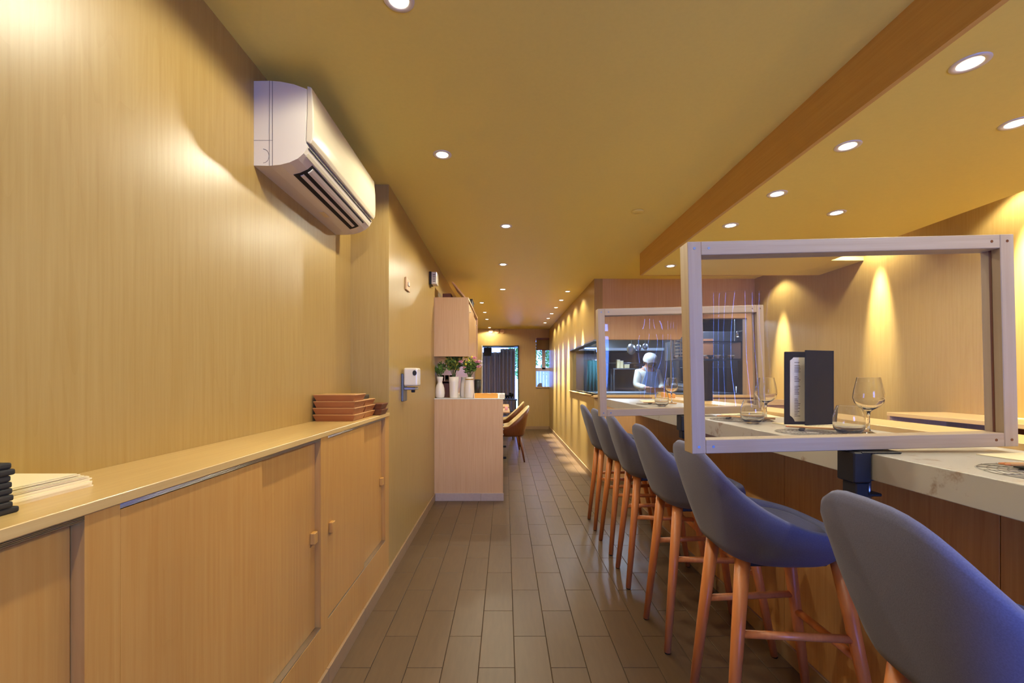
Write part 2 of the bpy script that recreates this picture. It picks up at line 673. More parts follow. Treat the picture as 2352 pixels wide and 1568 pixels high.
# soffit over the bar (a slot is left beside the right wall for the wall washers)
so = struct('trim_1', B(SOF_X, SOF_X + 0.02, YB, SOF_Y, SOF_Z, CEIL), M_SOFF, 'wooden fascia of the dropped soffit above the bar')
obj('end_board', B(SOF_X + 0.02, XR, SOF_Y - 0.02, SOF_Y, SOF_Z, CEIL), M_SOFF, so)
obj('soffit_panel', B(SOF_X + 0.02, 2.71, YB, SOF_Y - 0.02, SOF_Z, SOF_Z + 0.03), M_CEIL, so)
obj('soffit_panel', B(2.71, XR, 3.66, SOF_Y - 0.02, SOF_Z, SOF_Z + 0.03), M_CEIL, so)
obj('slot_end', B(2.71, XR, 3.66, 3.68, SOF_Z + 0.03, CEIL), M_SOFF, so)
obj('slot_side', B(2.69, 2.71, YB, 3.66, SOF_Z + 0.03, CEIL), M_CEIL, so)

# left walls
struct('wall_left', B(-1.2, XL, YB, YP, 0, CEIL), M_WALL, 'recessed maple veneer wall above the shelf')
struct('wall_left_beyond', B(-1.2, XP, YP, YF, 0, CEIL), M_WALL, 'maple veneer wall beyond the pilaster corner')
# far wall with a door opening and a small window opening
bm = bmesh.new()
box(bm, -1.2, -0.54, YF, YF + 0.14, 0, CEIL)
box(bm, -0.54, 0.31, YF, YF + 0.14, 1.995, CEIL)
box(bm, 0.31, 0.744, YF, YF + 0.14, 0, CEIL)
box(bm, 0.744, 1.152, YF, YF + 0.14, 0, 1.02)
box(bm, 0.744, 1.152, YF, YF + 0.14, 2.20, CEIL)
box(bm, 1.152, 4.3, YF, YF + 0.14, 0, CEIL)
struct('wall_far', bm, M_WALL, 'far maple wall with curtained doorway and small window')
# kitchen block: side wall with strip window, front wall with hatch
bm = bmesh.new()
box(bm, XK, XK + 0.1, YK, 7.22, 0, 1.03)
box(bm, XK, XK + 0.1, YK, 7.22, 1.69, CEIL)
box(bm, XK, XK + 0.1, 7.22, YF, 0, CEIL)
struct('wall_kitchen_side', bm, M_WALL, 'maple wall beside the aisle with a strip window')
bm = bmesh.new()
box(bm, XK + 0.1, XR, YK, YK + 0.1, 0, 1.03)
prism(bm, [(XK + 0.1, 1.69), (2.084, 1.69), (2.30, 1.947), (2.89, 1.947), (2.89, 1.03), (XR, 1.03), (XR, CEIL), (XK + 0.1, CEIL)], 'y', YK, YK + 0.1)
struct('wall_kitchen_front', bm, M_PANEL, 'maple wall above the kitchen hatch behind the bar')
struct('wall_right', B(XR, XR + 0.1, YB, YK + 0.1, 0, CEIL), M_WALL, 'maple wall behind the bar washed by spots')
# wall behind the camera with the street window
bm = bmesh.new()
box(bm, -1.2, 0.70, YB - 0.1, YB, 0, CEIL)
box(bm, 0.70, 1.56, YB - 0.1, YB, 2.08, CEIL)
box(bm, 1.56, 1.95, YB - 0.1, YB, 0, CEIL)
box(bm, 1.95, 2.6, YB - 0.1, YB, 0, 0.95)
box(bm, 1.95, 2.6, YB - 0.1, YB, 2.08, CEIL)
box(bm, 2.6, 3.1, YB - 0.1, YB, 0, CEIL)
struct('wall_street', bm, M_WALL, 'wall behind the camera around the street door and window')
w = struct('door_2', B(0.74, 1.52, YB - 0.06, YB - 0.052, 0.05, 2.04), M_PANE, 'glass street door behind the camera')
for q in ((0.70, 0.74, 0.0, 2.08), (1.52, 1.56, 0.0, 2.08), (0.74, 1.52, 0.0, 0.05), (0.74, 1.52, 2.04, 2.08)):
    obj('door_frame', B(q[0], q[1], YB - 0.09, YB - 0.03, q[2], q[3]), M_BLACK, w)
w = struct('window_3', B(1.95, 2.6, YB - 0.06, YB - 0.052, 0.95, 2.08), M_PANE, 'street window behind the bar end with unseen slats added for streak reflections')
for k in range(8):  # unseen slats, added so their gaps reflect as streaks in the acrylic
    obj('streak_slat', B(1.953 + k * 0.081, 1.953 + k * 0.081 + 0.0755, YB - 0.04, YB - 0.034, 0.95, 2.08), M_BLIND, w)

# tile baseboards
M_BASE = plain('base_tile', srgb(150, 122, 90), rough=0.45, noise=0.08, nscale=40)


def baseboard(name, label, axis, fixed, a0, a1, out, h=0.075, mat=None):
    mat = mat or M_BASE
    base = None
    k = 0
    a = a0
    while a < a1 - 0.01:
        b = min(a + 0.4565, a1)
        if axis == 'y':
            bm = B(min(fixed, fixed + out), max(fixed, fixed + out), a + 0.001, b - 0.001, 0.0, h, 0.0015)
        else:
            bm = B(a + 0.001, b - 0.001, min(fixed, fixed + out), max(fixed, fixed + out), 0.0, h, 0.0015)
        if base is None:
            base = obj(name, bm, mat)
            tag(base, label, kind='structure')
        else:
            obj('tile', bm, mat, base)
        a = b


baseboard('baseboard_left', 'grey-brown tile baseboard along the left wall and cabinet', 'y', XP, -1.9, 4.40, 0.012)
baseboard('baseboard_kitchen', 'tile baseboard along the kitchen block wall', 'y', XK, YK, YF, -0.011)
baseboard('baseboard_far', 'tile baseboard of the far wall', 'x', YF, 0.312, XK - 0.012, -0.012)
baseboard('baseboard_bar', 'tile baseboard at the foot of the bar', 'y', 1.236, 0.72, CT_Y1, -0.012)
baseboard('baseboard_station', 'lilac-grey tile plinth under the service station', 'x', 4.42, XP + 0.012, -0.012, -0.012, 0.078, M_PLINTH)

# far doorway: frame, annex room, curtain
d = struct('door_1', B(-0.56, -0.54, YF - 0.02, YF + 0.16, 0, 2.015), M_WHITEPAINT, 'open doorway with a dark frame in the far wall')
obj('jamb', B(0.31, 0.33, YF - 0.02, YF + 0.16, 0, 2.015), M_BLACK, d)
obj('lintel', B(-0.54, 0.31, YF - 0.015, YF + 0.15, 1.985, 2.01), M_BLACK, d)
bm = bmesh.new()
box(bm, -1.2, -0.9, YF + 0.14, 12.5, 0, CEIL)
box(bm, 0.66, 0.72, YF + 0.14, 12.5, 0, CEIL)
box(bm, -0.9, -0.8, 12.4, 12.5, 0, CEIL)
box(bm, -0.8, 0.66, 12.4, 12.5, 0, 0.25)
box(bm, -0.8, 0.66, 12.4, 12.5, 2.2, CEIL)
struct('wall_annex', bm, M_WHITEPAINT, 'pale walls of the back annex')

# small far window: glass, mullions, blind
w = struct('window_1', B(0.744, 1.152, YF + 0.07, YF + 0.076, 1.02, 2.2), M_PANE, 'small far window with a lilac cross bar')
obj('mullion', B(0.895, 0.975, YF + 0.05, YF + 0.10, 1.44, 1.93), M_LILAC, w)
obj('transom', B(0.744, 1.152, YF + 0.05, YF + 0.10, 1.40, 1.48), M_LILAC, w)
obj('sill', B(0.735, 1.160, YF - 0.03, YF + 0.14, 1.0, 1.02, 0.003), M_SHELF, w)
bl = thing('roller_blind', 'brown roller blind half lowered in the far window', 'blind', (0.948, YF + 0.03, 1.9))
obj('fabric', B(-0.2, 0.2, 0, 0.004, 0.01, 0.27), M_BLIND, bl)
obj('cassette', B(-0.2, 0.2, -0.02, 0.03, 0.25, 0.30, 0.004), M_WALNUT, bl)
obj('bottom_bar', B(-0.2, 0.2, -0.006, 0.01, 0, 0.018, 0.003), M_WALNUT, bl)

# kitchen strip window + hatch glass
w = struct('window_2', B(XK + 0.045, XK + 0.051, YK + 0.055, 7.22, 1.03, 1.69), M_PANE, 'corner strip window into the kitchen')
obj('pane', B(XK + 0.052, 1.95, YK + 0.045, YK + 0.051, 1.03, 1.69), M_PANE, w)
obj('sill', B(XK - 0.015, XK + 0.12, YK - 0.0, 7.24, 1.012, 1.03, 0.003), M_LEDGE, w)
obj('sill', B(XK - 0.015, XR, YK - 0.06, YK + 0.12, 1.0, 1.03, 0.003), M_LEDGE, w)
obj('head_trim', B(XK - 0.004, XK + 0.1, YK + 0.01, 7.22, 1.672, 1.69), M_STEELD, w)

# ------------------------------------------------------------------ recessed downlights
lamp_proto = {}


def downlight(x, y, z, label, group, power=1.0, r=0.049, angle=165, blend=0.25, name='downlight', col=WARM, tilt=(0, 0), narrow=0.3, nang=60):
    t = thing(name, label, 'downlight', (x, y, z), 0, group)
    key = round(r, 4)
    if key not in lamp_proto:
        bm = bmesh.new()
        lathe(bm, [(r * 0.62, 0.0), (r * 0.66, -0.003), (r * 0.96, -0.0035), (r, -0.001), (r, 0.0)], 28)
        tr = obj('trim_ring', bm, M_WPLASTIC, t)
        bm = bmesh.new()
        lathe(bm, [(0, -0.004), (r * 0.35, -0.0038), (r * 0.6, -0.002), (r * 0.62, -0.0005)], 24)
        le = obj('lens', bm, M_LENS, t)
        lamp_proto[key] = (tr.data, le.data)
    else:
        for nm, me in zip(('trim_ring', 'lens'), lamp_proto[key]):
            o = bpy.data.objects.new(nm, me)
            COL.objects.link(o)
            o.parent = t
    for frac, ang, bl in ((0.75, angle, blend), (narrow, nang, 1.0)):
        l = bpy.data.lights.new('lamp', 'SPOT')
        l.energy = SPOT_W * power * frac
        l.color = col
        l.spot_size = math.radians(ang)
        l.spot_blend = bl
        l.shadow_soft_size = 0.025
        lo = bpy.data.objects.new('lamp' if ang == angle else 'beam_lamp', l)
        lo.location = (0, 0, -0.02)
        if ang != angle:
            lo.rotation_euler = (math.radians(tilt[0]), math.radians(tilt[1]), 0)
        COL.objects.link(lo)
        lo.parent = t
    return t


for k, y in enumerate((-0.54, 0.42, 1.38, 2.338)):
    lab = ['recessed ceiling spot behind the camera by the left wall', 'recessed ceiling spot above the camera on the left',
           'recessed ceiling spot cut by the top edge of the picture', 'recessed ceiling spot to the right of the air conditioner'][k]
    downlight(-0.333, y, CEIL, lab, 'aisle ceiling spots', (0.6, 0.66, 0.84, 0.9)[k], narrow=1.3, nang=52)
for k, (x, y) in enumerate(((0.007, 3.436), (-0.02, 4.595), (-0.03, 5.88))):
    downlight(x, y, CEIL, ['recessed spot in mid aisle, nearest of the three before the upper cabinet',
                           'recessed spot in mid aisle above the service station end',
                           'recessed spot in mid aisle beyond the white alarm box'][k], 'aisle ceiling spots', 1.0)
for k, y in enumerate((6.93, 7.94, 8.88, 10.35)):
    downlight(-0.365, y, CEIL, f'{ORD[k]} of four small spots over the dining tables beyond the upper cabinet', 'dining ceiling spots', 0.85, r=0.045, narrow=1.0, nang=40)
for k, y in enumerate((6.026, 6.70, 7.40, 8.10, 8.75, 9.44)):
    downlight(0.856, y, CEIL, f'{ORD[k]} of six spots in the row along the kitchen wall', 'kitchen wall spots', 0.6, r=0.045, angle=135, blend=0.4, tilt=(0, -9.5), narrow=70.0, nang=25)
for k, y in enumerate((-0.1, 0.385, 0.875, 1.3675, 1.855, 2.337, 2.82, 3.33, 3.84)):
    downlight(1.443, y, SOF_Z, f'{ORD[k]} spot, counted from the street, in the soffit row over the bar stools', 'soffit spots over the bar', 0.37)
for k, y in enumerate((-0.16, 0.77, 1.69, 2.605, 3.53)):
    downlight(1.96, y, SOF_Z, f'{ORD[k]} spot, counted from the street, in the inner soffit row', 'inner soffit spots', 0.3)
for k, y in enumerate((0.5, 1.5, 2.5, 3.5)):
    downlight(2.85, y, CEIL, f'{ORD[k]} wall washer, counted from the street, in the slot beside the right wall', 'wall washers', 0.75, angle=120, blend=0.4, tilt=(0, -11), narrow=17.0, nang=25)
downlight(2.78, 4.72, CEIL, 'spot washing the right wall beyond the soffit end', 'wall washers', 0.75, angle=120, blend=0.4, tilt=(0, -11), narrow=17.0, nang=25)

# sprinkler cover and three round discs on the far wall
s = thing('sprinkler_cover', 'small flat round sprinkler cover on the ceiling beside the soffit', 'sprinkler cover', (0.943, 3.13, CEIL))
obj('cover_plate', lathe(bmesh.new(), [(0, -0.008), (0.038, -0.0075), (0.042, -0.004), (0.042, -0.002)], 28), M_CEIL, s)
obj('neck', lathe(bmesh.new(), [(0.03, -0.002), (0.03, 0.0)], 20), M_DARK, s)
for k, x in enumerate((-0.340, -0.199, -0.068)):
    d = thing('wall_disc', ['left', 'middle', 'right'][k] + ' one of three round wooden discs at the top of the far wall', 'disc', (x, YF, 2.352), 0, 'discs on the far wall')
    bm = bmesh.new()
    prism(bm, [(0.052 * math.cos(2 * PI * i / 24), 0.052 * math.sin(2 * PI * i / 24)) for i in range(24)], 'y', -0.03, 0.0, 0.003)
    obj('face', bm, M_PANEL, d)
    obj('backing', B(-0.02, 0.02, -0.012, 0.0, -0.02, 0.055), M_WALNUT, d)

# ------------------------------------------------------------------ left: built-in sliding cabinet and shelf
FX = XP           # cabinet face
cab = thing('sliding_cabinet', 'low built-in maple cabinet with sliding doors under the left shelf', 'cabinet', (0, 0, 0))
Z0, Z1 = 0.26, 0.988
obj('plinth', B(XL + 0.02, FX, -1.85, YP, 0.0, Z0), M_CABD, cab)
for (a, b) in ((-0.19, -0.12), (0.746, 0.815), (1.703, 1.772), (2.62, YP)):
    obj('upright', B(XL + 0.02, FX, a, b, Z0, 0.9988), M_CABD, cab)
bays = [(-1.0, -0.19), (-0.12, 0.746), (0.815, 1.703), (1.772, 2.62)]
for i, (a, b) in enumerate(bays):
    mid = a + (b - a) * 0.52
    # front leaf (near half) and rear leaf (far half)
    f = obj('sliding_door', B(FX - 0.016, FX - 0.002, a + 0.002, mid + 0.02, Z0 + 0.006, Z1 - 0.002, 0.001), M_CABD, cab)
    r = obj('sliding_door', B(FX - 0.036, FX - 0.022, mid - 0.02, b - 0.002, Z0 + 0.006, Z1 - 0.002, 0.001), M_CABD, cab)
    dz = -0.03 if i == 2 else 0.0
    obj('pull', B(FX - 0.002, FX + 0.014, a + 0.012, a + 0.042, 0.602 + dz, 0.645 + dz, 0.002), M_CABD, f)
    obj('pull', B(FX - 0.022, FX - 0.004, b - 0.046, b - 0.016, 0.602, 0.645, 0.002), M_CABD, r)
    t = obj('top_track', B(FX - 0.045, FX - 0.001, a, b, Z1, 0.9985), M_ALU, cab)
    for q in range(4):
        cone_bm = bmesh.new()
        zq = Z1 + 0.0014 + q * 0.0026
        cone(cone_bm, (FX - 0.001, a, zq), (FX - 0.001, b, zq), 0.0013, 0.0013, 8)
        obj('track_rib', cone_bm, M_ALU, t)
    t2 = obj('bottom_track', B(FX - 0.045, FX - 0.001, a, b, Z0, Z0 + 0.006), M_ALU, cab)
tag(obj('shelf_top', B(XL, -0.706, -1.85, YP, 0.999, SHELF_Z, 0.0015), M_SHELF), 'long maple shelf top running along the left wall', 'shelf')

# stack of black trays at the left picture edge
for k in range(8):
    dx, dy = random.uniform(-0.003, 0.003), random.uniform(-0.003, 0.003)
    if k == 0:
        dy = 0.008
    z = SHELF_Z + k * 0.0100
    bm = bmesh.new()
    box(bm, -0.083, 0.083, -0.10, 0.10, 0.0, 0.0098, 0.0032, 3)
    lab = ('lowest' if k == 0 else 'topmost' if k == 7 else ORD[k] + ' from below') + ' of the black boards stacked on the shelf at the left picture edge'
    o = tag(obj('serving_board', bm, M_BLACKM), lab, 'board', 'black boards on the shelf')
    o.location = (-0.852 + dx, 0.592 + dy, z)

# stack of cream paper placemats
ps = thing('paper_stack', 'stack of cream paper placemats lying beside the black boards', 'paper stack', (-0.876, 0.728, SHELF_Z))
z = 0.0
for k in range(12):
    h = 0.0028 if k < 7 else 0.0011
    gap = 0.0 if k < 6 else 0.0008
    bm = bmesh.new()
    sx = random.uniform(-0.003, 0.003) + 0.003 - (0.001 * max(0, k - 6))
    ln = 0.135 - 0.004 * max(0, k - 5) + random.uniform(-0.003, 0.002)
    box(bm, -0.062 + sx, 0.064 + sx, -0.022, ln, z + gap, z + gap + h)
    for v in bm.verts:               # far end curls up a little
        if v.co.y > 0:
            v.co.z += 0.0
    obj('sheet', bm, M_PAPER, ps)
    z += h + gap

# wooden bill boxes
def bill_box(loc, label, mat, lx=0.205, ly=0.165, h=0.0325, rz=0.0):
    t = thing('wooden_box', label, 'box', loc, rz, 'wooden boxes on the shelf')
    hx, hy = lx / 2, ly / 2
    bm = bmesh.new()
    a = [(-hx + 0.012, -hy + 0.008, 0), (hx - 0.012, -hy + 0.008, 0), (hx - 0.012, hy - 0.008, 0), (-hx + 0.012, hy - 0.008, 0)]
    b = [(-hx, -hy, h - 0.004), (hx, -hy, h - 0.004), (hx, hy, h - 0.004), (-hx, hy, h - 0.004)]
    A = [bm.verts.new(p) for p in a]
    Bv = [bm.verts.new(p) for p in b]
    bm.faces.new(list(reversed(A)))
    bm.faces.new(Bv)
    for i in range(4):
        bm.faces.new((A[i], A[(i + 1) % 4], Bv[(i + 1) % 4], Bv[i]))
    obj('body', bm, mat, t)
    obj('lid', B(-hx - 0.001, hx + 0.001, -hy - 0.001, hy + 0.001, h - 0.004, h, 0.001), M_TRAYLIT if mat is M_TRAYW else mat, t)
    return t


for k in range(4):
    lab = ['lowest', 'second from below', 'third from below', 'topmost'][k] + ' of the four brown wooden boxes in the tall stack on the shelf'
    bill_box((-0.836 + random.uniform(-0.003, 0.003), 2.235, SHELF_Z + k * 0.0327), lab, M_TRAYW)
for k in range(3):
    lab = ['lowest', 'middle', 'topmost'][k] + ' of the three wooden boxes stacked behind the tall box stack'
    bill_box((-0.836 + random.uniform(-0.003, 0.003), 2.405, SHELF_Z + k * 0.0327), lab, M_TRAYW)
for k in range(2):
    bill_box((-0.80, 2.56, SHELF_Z + k * 0.0327), ['lower', 'upper'][k] + ' of the two dark wooden boxes at the end of the shelf', M_TRAYD, ly=0.13)
c = thing('card_reader', 'small black pad lying on the rear stack of wooden boxes', 'pad', (-0.82, 2.42, SHELF_Z + 0.0981))
obj('body', B(-0.05, 0.06, -0.05, 0.05, 0, 0.022, 0.005, 2), M_BLACK, c)
obj('screen', B(-0.035, 0.045, -0.035, 0.02, 0.022, 0.0232), M_GREYP, c)

# ------------------------------------------------------------------ air conditioner
AY0, AY1 = 1.659, 2.46
ac = thing('air_conditioner', 'white wall-mounted split air conditioner above the left wall', 'air conditioner', (XL, AY0, 2.03))
AL = AY1 - AY0
# profile in (x from wall, z from bottom)
body = [(0.0, 0.0), (0.06, -0.001), (0.10, 0.003), (0.135, 0.012), (0.165, 0.026), (0.188, 0.046), (0.203, 0.072), (0.196, 0.086),
        (0.194, 0.10), (0.198, 0.20), (0.199, 0.288), (0.15, 0.306), (0.10, 0.316), (0.06, 0.319), (0.0, 0.318)]
bm = bmesh.new()
prism(bm, body, 'y', 0.0, AL)
for f in bm.faces:
    f.smooth = False
body_o = obj('body', bm, M_WPLASTIC, ac)
front = [(0.194, 0.092), (0.212, 0.083), (0.222, 0.10), (0.2245, 0.14), (0.223, 0.22), (0.216, 0.297), (0.199, 0.302), (0.198, 0.20)]
bm = bmesh.new()
prism(bm, front, 'y', 0.0015, AL - 0.0015, 0.004)
fp = obj('front_panel', bm, M_WPLASTIC2, ac)
# end cover seams and knock-out circle
bm = bmesh.new()
box(bm, 0.058, 0.0596, -0.0008, 0.001, 0.0, 0.319)
obj('seam', bm, M_GREYP, body_o)
bm = bmesh.new()
box(bm, 0.070, 0.0716, -0.0008, 0.001, 0.0, 0.318)
obj('seam', bm, M_GREYP, body_o)
obj('seam', B(0.0, 0.070, -0.0006, 0.001, 0.094, 0.0952), M_GREYP, body_o)
bm = bmesh.new()
path(bm, [(0.036 + 0.022 * math.cos(PI * (0.5 - i / 20.0)), -0.0004, 0.036 + 0.026 * math.sin(PI * (0.5 - i / 20.0))) for i in range(21)], 0.0008, 6)
obj('knockout_line', bm, M_GREYP, body_o)
# underside outlet: dark strip on the curved corner, coloured as the shade of an opening, louvres proud of it
def arc_pt(t):
    # along the underside curve from (0.11,0.005) to (0.20,0.068)
    pts = [(0.100, 0.0025), (0.135, 0.0115), (0.165, 0.0255), (0.188, 0.0455), (0.2032, 0.0715)]
    s = t * (len(pts) - 1)
    i = min(int(s), len(pts) - 2)
    f = s - i
    return (pts[i][0] + (pts[i + 1][0] - pts[i][0]) * f, pts[i][1] + (pts[i + 1][1] - pts[i][1]) * f)


def strip(bm, t0, t1, off0, off1, y0, y1, n=8):
    """solid strip hugging the curve between t0..t1, from normal offset off0 to off1"""
    ring0, ring1 = [], []
    P = []
    for k in range(n + 1):
        t = t0 + (t1 - t0) * k / n
        p = arc_pt(t)
        q = arc_pt(min(1, t + 0.01)); o = arc_pt(max(0, t - 0.01))
        d = Vector((q[0] - o[0], q[1] - o[1])).normalized()
        nrm = Vector((d.y, -d.x))
        P.append((p, nrm))
    poly = [(p[0] + n_.x * off0, p[1] + n_.y * off0) for p, n_ in P] + [(p[0] + n_.x * off1, p[1] + n_.y * off1) for p, n_ in reversed(P)]
    prism(bm, poly, 'y', y0, y1)
    return bm


out = obj('outlet', strip(bmesh.new(), 0.06, 0.70, -0.004, 0.0012, 0.085, AL - 0.08), M_DARK, ac)
lv = obj('louvre', strip(bmesh.new(), 0.21, 0.31, 0.0014, 0.005, 0.10, AL - 0.11), M_WPLASTIC, ac)
lv2 = obj('louvre', strip(bmesh.new(), 0.44, 0.63, 0.0014, 0.006, 0.10, AL - 0.09), M_WPLASTIC, ac)
obj('chin_strip', strip(bmesh.new(), 0.74, 0.85, 0.0004, 0.002, 0.02, AL - 0.02), M_WPLASTIC2, ac)
obj('panel_gap', strip(bmesh.new(), 0.96, 1.0, -0.002, 0.0012, 0.01, AL - 0.01), M_DARK, ac)
obj('sticker', B(0.05, 0.075, 0.46, 0.53, -0.0022, -0.0008), M_CONT, ac)

# ------------------------------------------------------------------ wall devices on the left
s = thing('dispenser', 'white hand sanitizer dispenser with dark sensor window on the left wall', 'dispenser', (XP, 3.07, 1.10))
obj('wall_plate', B(0, 0.018, -0.055, 0.055, -0.03, 0.16, 0.004), M_STEELD, s)
bd = obj('housing', B(0.018, 0.115, -0.06, 0.05, 0.075, 0.20, 0.012, 3), M_WPLASTIC, s)
bm = bmesh.new()
prism(bm, [(0.094 + 0.014 * math.cos(2 * PI * i / 20), 0.165 + 0.018 * math.sin(2 * PI * i / 20)) for i in range(20)], 'y', -0.0625, -0.058)
obj('sensor_window', bm, M_BLACK, bd)
obj('drip_tray', B(0.018, 0.10, -0.05, 0.045, 0.048, 0.068, 0.004), M_STEEL, s)
obj('nozzle', B(0.06, 0.085, -0.01, 0.01, 0.030, 0.048, 0.003), M_BLACK, s)
s = thing('thermostat', 'small square wooden thermostat plate high on the left wall', 'thermostat', (XP, 3.19, 1.905))
obj('plate', B(0, 0.012, -0.06, 0.06, -0.045, 0.045, 0.003), M_PANEL, s)
obj('dial', B(0.012, 0.02, -0.02, 0.02, -0.012, 0.018, 0.003), M_WPLASTIC, s)
s = thing('alarm_box', 'white alarm sounder mounted on the left wall near the ceiling', 'alarm', (XP, 4.19, 2.17))
obj('back_box', B(0, 0.02, -0.06, 0.06, -0.06, 0.06, 0.003), M_BLACK, s)
bd = obj('housing', B(0.02, 0.07, -0.055, 0.055, -0.058, 0.058, 0.006, 2), M_WPLASTIC, s)
for k in range(4):
    obj('grille_slot', B(0.034, 0.058, -0.0565, -0.055, -0.035 + k * 0.02, -0.027 + k * 0.02), M_GREYP, bd)

# ------------------------------------------------------------------ service station
ST_Y0, ST_Y1, ST_XR, ST_Z = 4.42, 6.0, -0.02, 1.026
st = thing('service_station', 'service station counter with a blank beech end panel facing the aisle', 'cabinet', (0, 0, 0))
obj('end_panel', B(XP + 0.001, ST_XR, ST_Y0, ST_Y0 + 0.03, 0.0, ST_Z - 0.008, 0.001), M_PANEL, st)
obj('carcass', B(XP + 0.001, ST_XR - 0.03, ST_Y0 + 0.03, ST_Y1, 0.0, ST_Z - 0.012), M_PANEL, st)
for k in range(3):
    y0 = ST_Y0 + 0.04 + k * 0.51
    dr = obj('door', B(ST_XR - 0.03, ST_XR - 0.012, y0, y0 + 0.5, 0.1, ST_Z - 0.02, 0.001), M_PANEL, st)
    obj('knob', sphere(bmesh.new(), (ST_XR - 0.004, y0 + 0.45, 0.6), 0.010), M_STEEL, dr)
tag(obj('station_worktop', B(XP, ST_XR + 0.015, ST_Y0 - 0.002, ST_Y1 + 0.01, ST_Z - 0.008, ST_Z, 0.001), M_WHITEPAINT), 'thin white worktop of the service station', 'worktop')
uc = thing('upper_cabinet', 'beech upper cabinet hung over the service station', 'cabinet', (XP, 4.42, 1.447))
UD, UH, UL = 0.345, 0.593, 1.5
obj('end_panel', B(0, UD, 0, 0.018, 0, UH, 0.001), M_PANEL, uc)
obj('end_panel', B(0, UD, UL - 0.018, UL, 0, UH, 0.001), M_PANEL, uc)
obj('top_panel', B(0, UD, 0.018, UL - 0.018, UH - 0.018, UH), M_PANEL, uc)
obj('bottom_panel', B(0, UD, 0.018, UL - 0.018, 0, 0.018), M_PANEL, uc)
obj('shelf_board', B(0, UD - 0.03, 0.018, UL - 0.018, 0.29, 0.305), M_PANEL, uc)
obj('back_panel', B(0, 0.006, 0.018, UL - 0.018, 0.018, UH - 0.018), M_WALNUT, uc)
d1 = obj('sliding_door', B(UD - 0.014, UD - 0.002, 0.10, 0.80, 0.02, UH - 0.05, 0.001), M_PANEL, uc)
obj('knob', sphere(bmesh.new(), (UD + 0.002, 0.18, UH - 0.12), 0.010), M_WPLASTIC, d1)
d2 = obj('sliding_door', B(UD - 0.032, UD - 0.018, 0.76, 1.45, 0.02, UH - 0.05, 0.001), M_PANEL, uc)
obj('knob', sphere(bmesh.new(), (UD - 0.014, 1.36, UH - 0.12), 0.008), M_WPLASTIC, d2)
# things on top of the upper cabinet
t = tag(obj('loose_board', prism(bmesh.new(), [(0, 0), (0.018, 0), (-0.123, 0.17), (-0.141, 0.17)], 'y', 0, 0.5, 0.001), M_PANEL), 'loose board leaning on top of the upper cabinet', 'board')
t.location = (XP + 0.305, 4.50, 2.042)
t = thing('storage_basket', 'dark basket behind the leaning board on the upper cabinet', 'basket', (XP + 0.26, 5.2, 2.041))
obj('tub', prism(bmesh.new(), [(-0.07, 0), (0.06, 0), (0.075, 0.09), (-0.085, 0.09)], 'y', -0.15, 0.15, 0.006), M_BLACKM, t)
obj('rim', B(-0.09, 0.08, -0.155, 0.155, 0.085, 0.095, 0.003), M_BLACK, t)
t = thing('carton', 'small brown carton on the upper cabinet next to the wall', 'carton', (XP + 0.1, 4.75, 2.041))
obj('body', B(-0.05, 0.04, -0.08, 0.08, 0, 0.085, 0.002), M_KBROWN, t)
obj('tape', B(-0.008, 0.008, -0.081, 0.081, 0.0845, 0.0856), M_CONT, t)
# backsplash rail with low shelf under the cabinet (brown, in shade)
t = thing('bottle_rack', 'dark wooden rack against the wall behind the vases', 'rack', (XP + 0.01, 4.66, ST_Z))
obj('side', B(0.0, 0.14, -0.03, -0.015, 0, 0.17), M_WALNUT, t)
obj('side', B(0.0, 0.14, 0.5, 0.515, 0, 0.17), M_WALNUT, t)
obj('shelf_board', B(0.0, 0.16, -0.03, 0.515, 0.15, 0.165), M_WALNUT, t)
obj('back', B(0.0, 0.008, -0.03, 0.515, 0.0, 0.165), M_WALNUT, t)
for k in range(3):
    g = thing('water_glass', f'{ORD[k]} drinking glass from the wall on the dark rack shelf', 'glass', (XP + 0.05 + 0.045 * k, 4.66 + 0.02 * k, ST_Z + 0.165), 0, 'glasses on the dark rack')
    obj('bowl', lathe(bmesh.new(), [(0, 0.0032), (0.0182, 0.0032), (0.021, 0.07), (0.0195, 0.07), (0.017, 0.006), (0, 0.006)], 20), M_GLASS, g)
    obj('base', lathe(bmesh.new(), [(0, -0.0), (0.018, 0.0), (0.018, 0.003), (0, 0.003)], 20), M_GLASS, g)


def vase(loc, prof, label, name='vase', band=None):
    t = thing(name, label, 'vase', loc)
    outer = prof
    inner = [(max(r - 0.004, 0.001), z) for r, z in reversed(prof)][:-1]
    o = obj('body', lathe(bmesh.new(), [(0, prof[0][1])] + outer + inner + [(0, prof[0][1] + 0.01)], 32), M_CERAMIC, t)
    if band:
        r, z0, z1 = band
        obj('gold_band', lathe(bmesh.new(), [(r, z0), (r + 0.0008, z0), (r + 0.0008, z1), (r, z1)], 32), M_GOLD, t)
    return t


def leaf(bm, p, d, L, w):
    """small pointed two-quad leaf"""
    d = d.normalized()
    u, v = frame_axes(d)
    a = random.uniform(0, 2 * PI)
    side = u * math.cos(a) + v * math.sin(a)
    up = d.cross(side)
    p0 = p
    p1 = p + d * L * 0.45 + side * w + up * w * 0.25
    p2 = p + d * L
    p3 = p + d * L * 0.45 - side * w + up * w * 0.25
    vs = [bm.verts.new(q) for q in (p0, p1, p2, p3)]
    bm.faces.new((vs[0], vs[1], vs[2]))
    bm.faces.new((vs[0], vs[2], vs[3]))


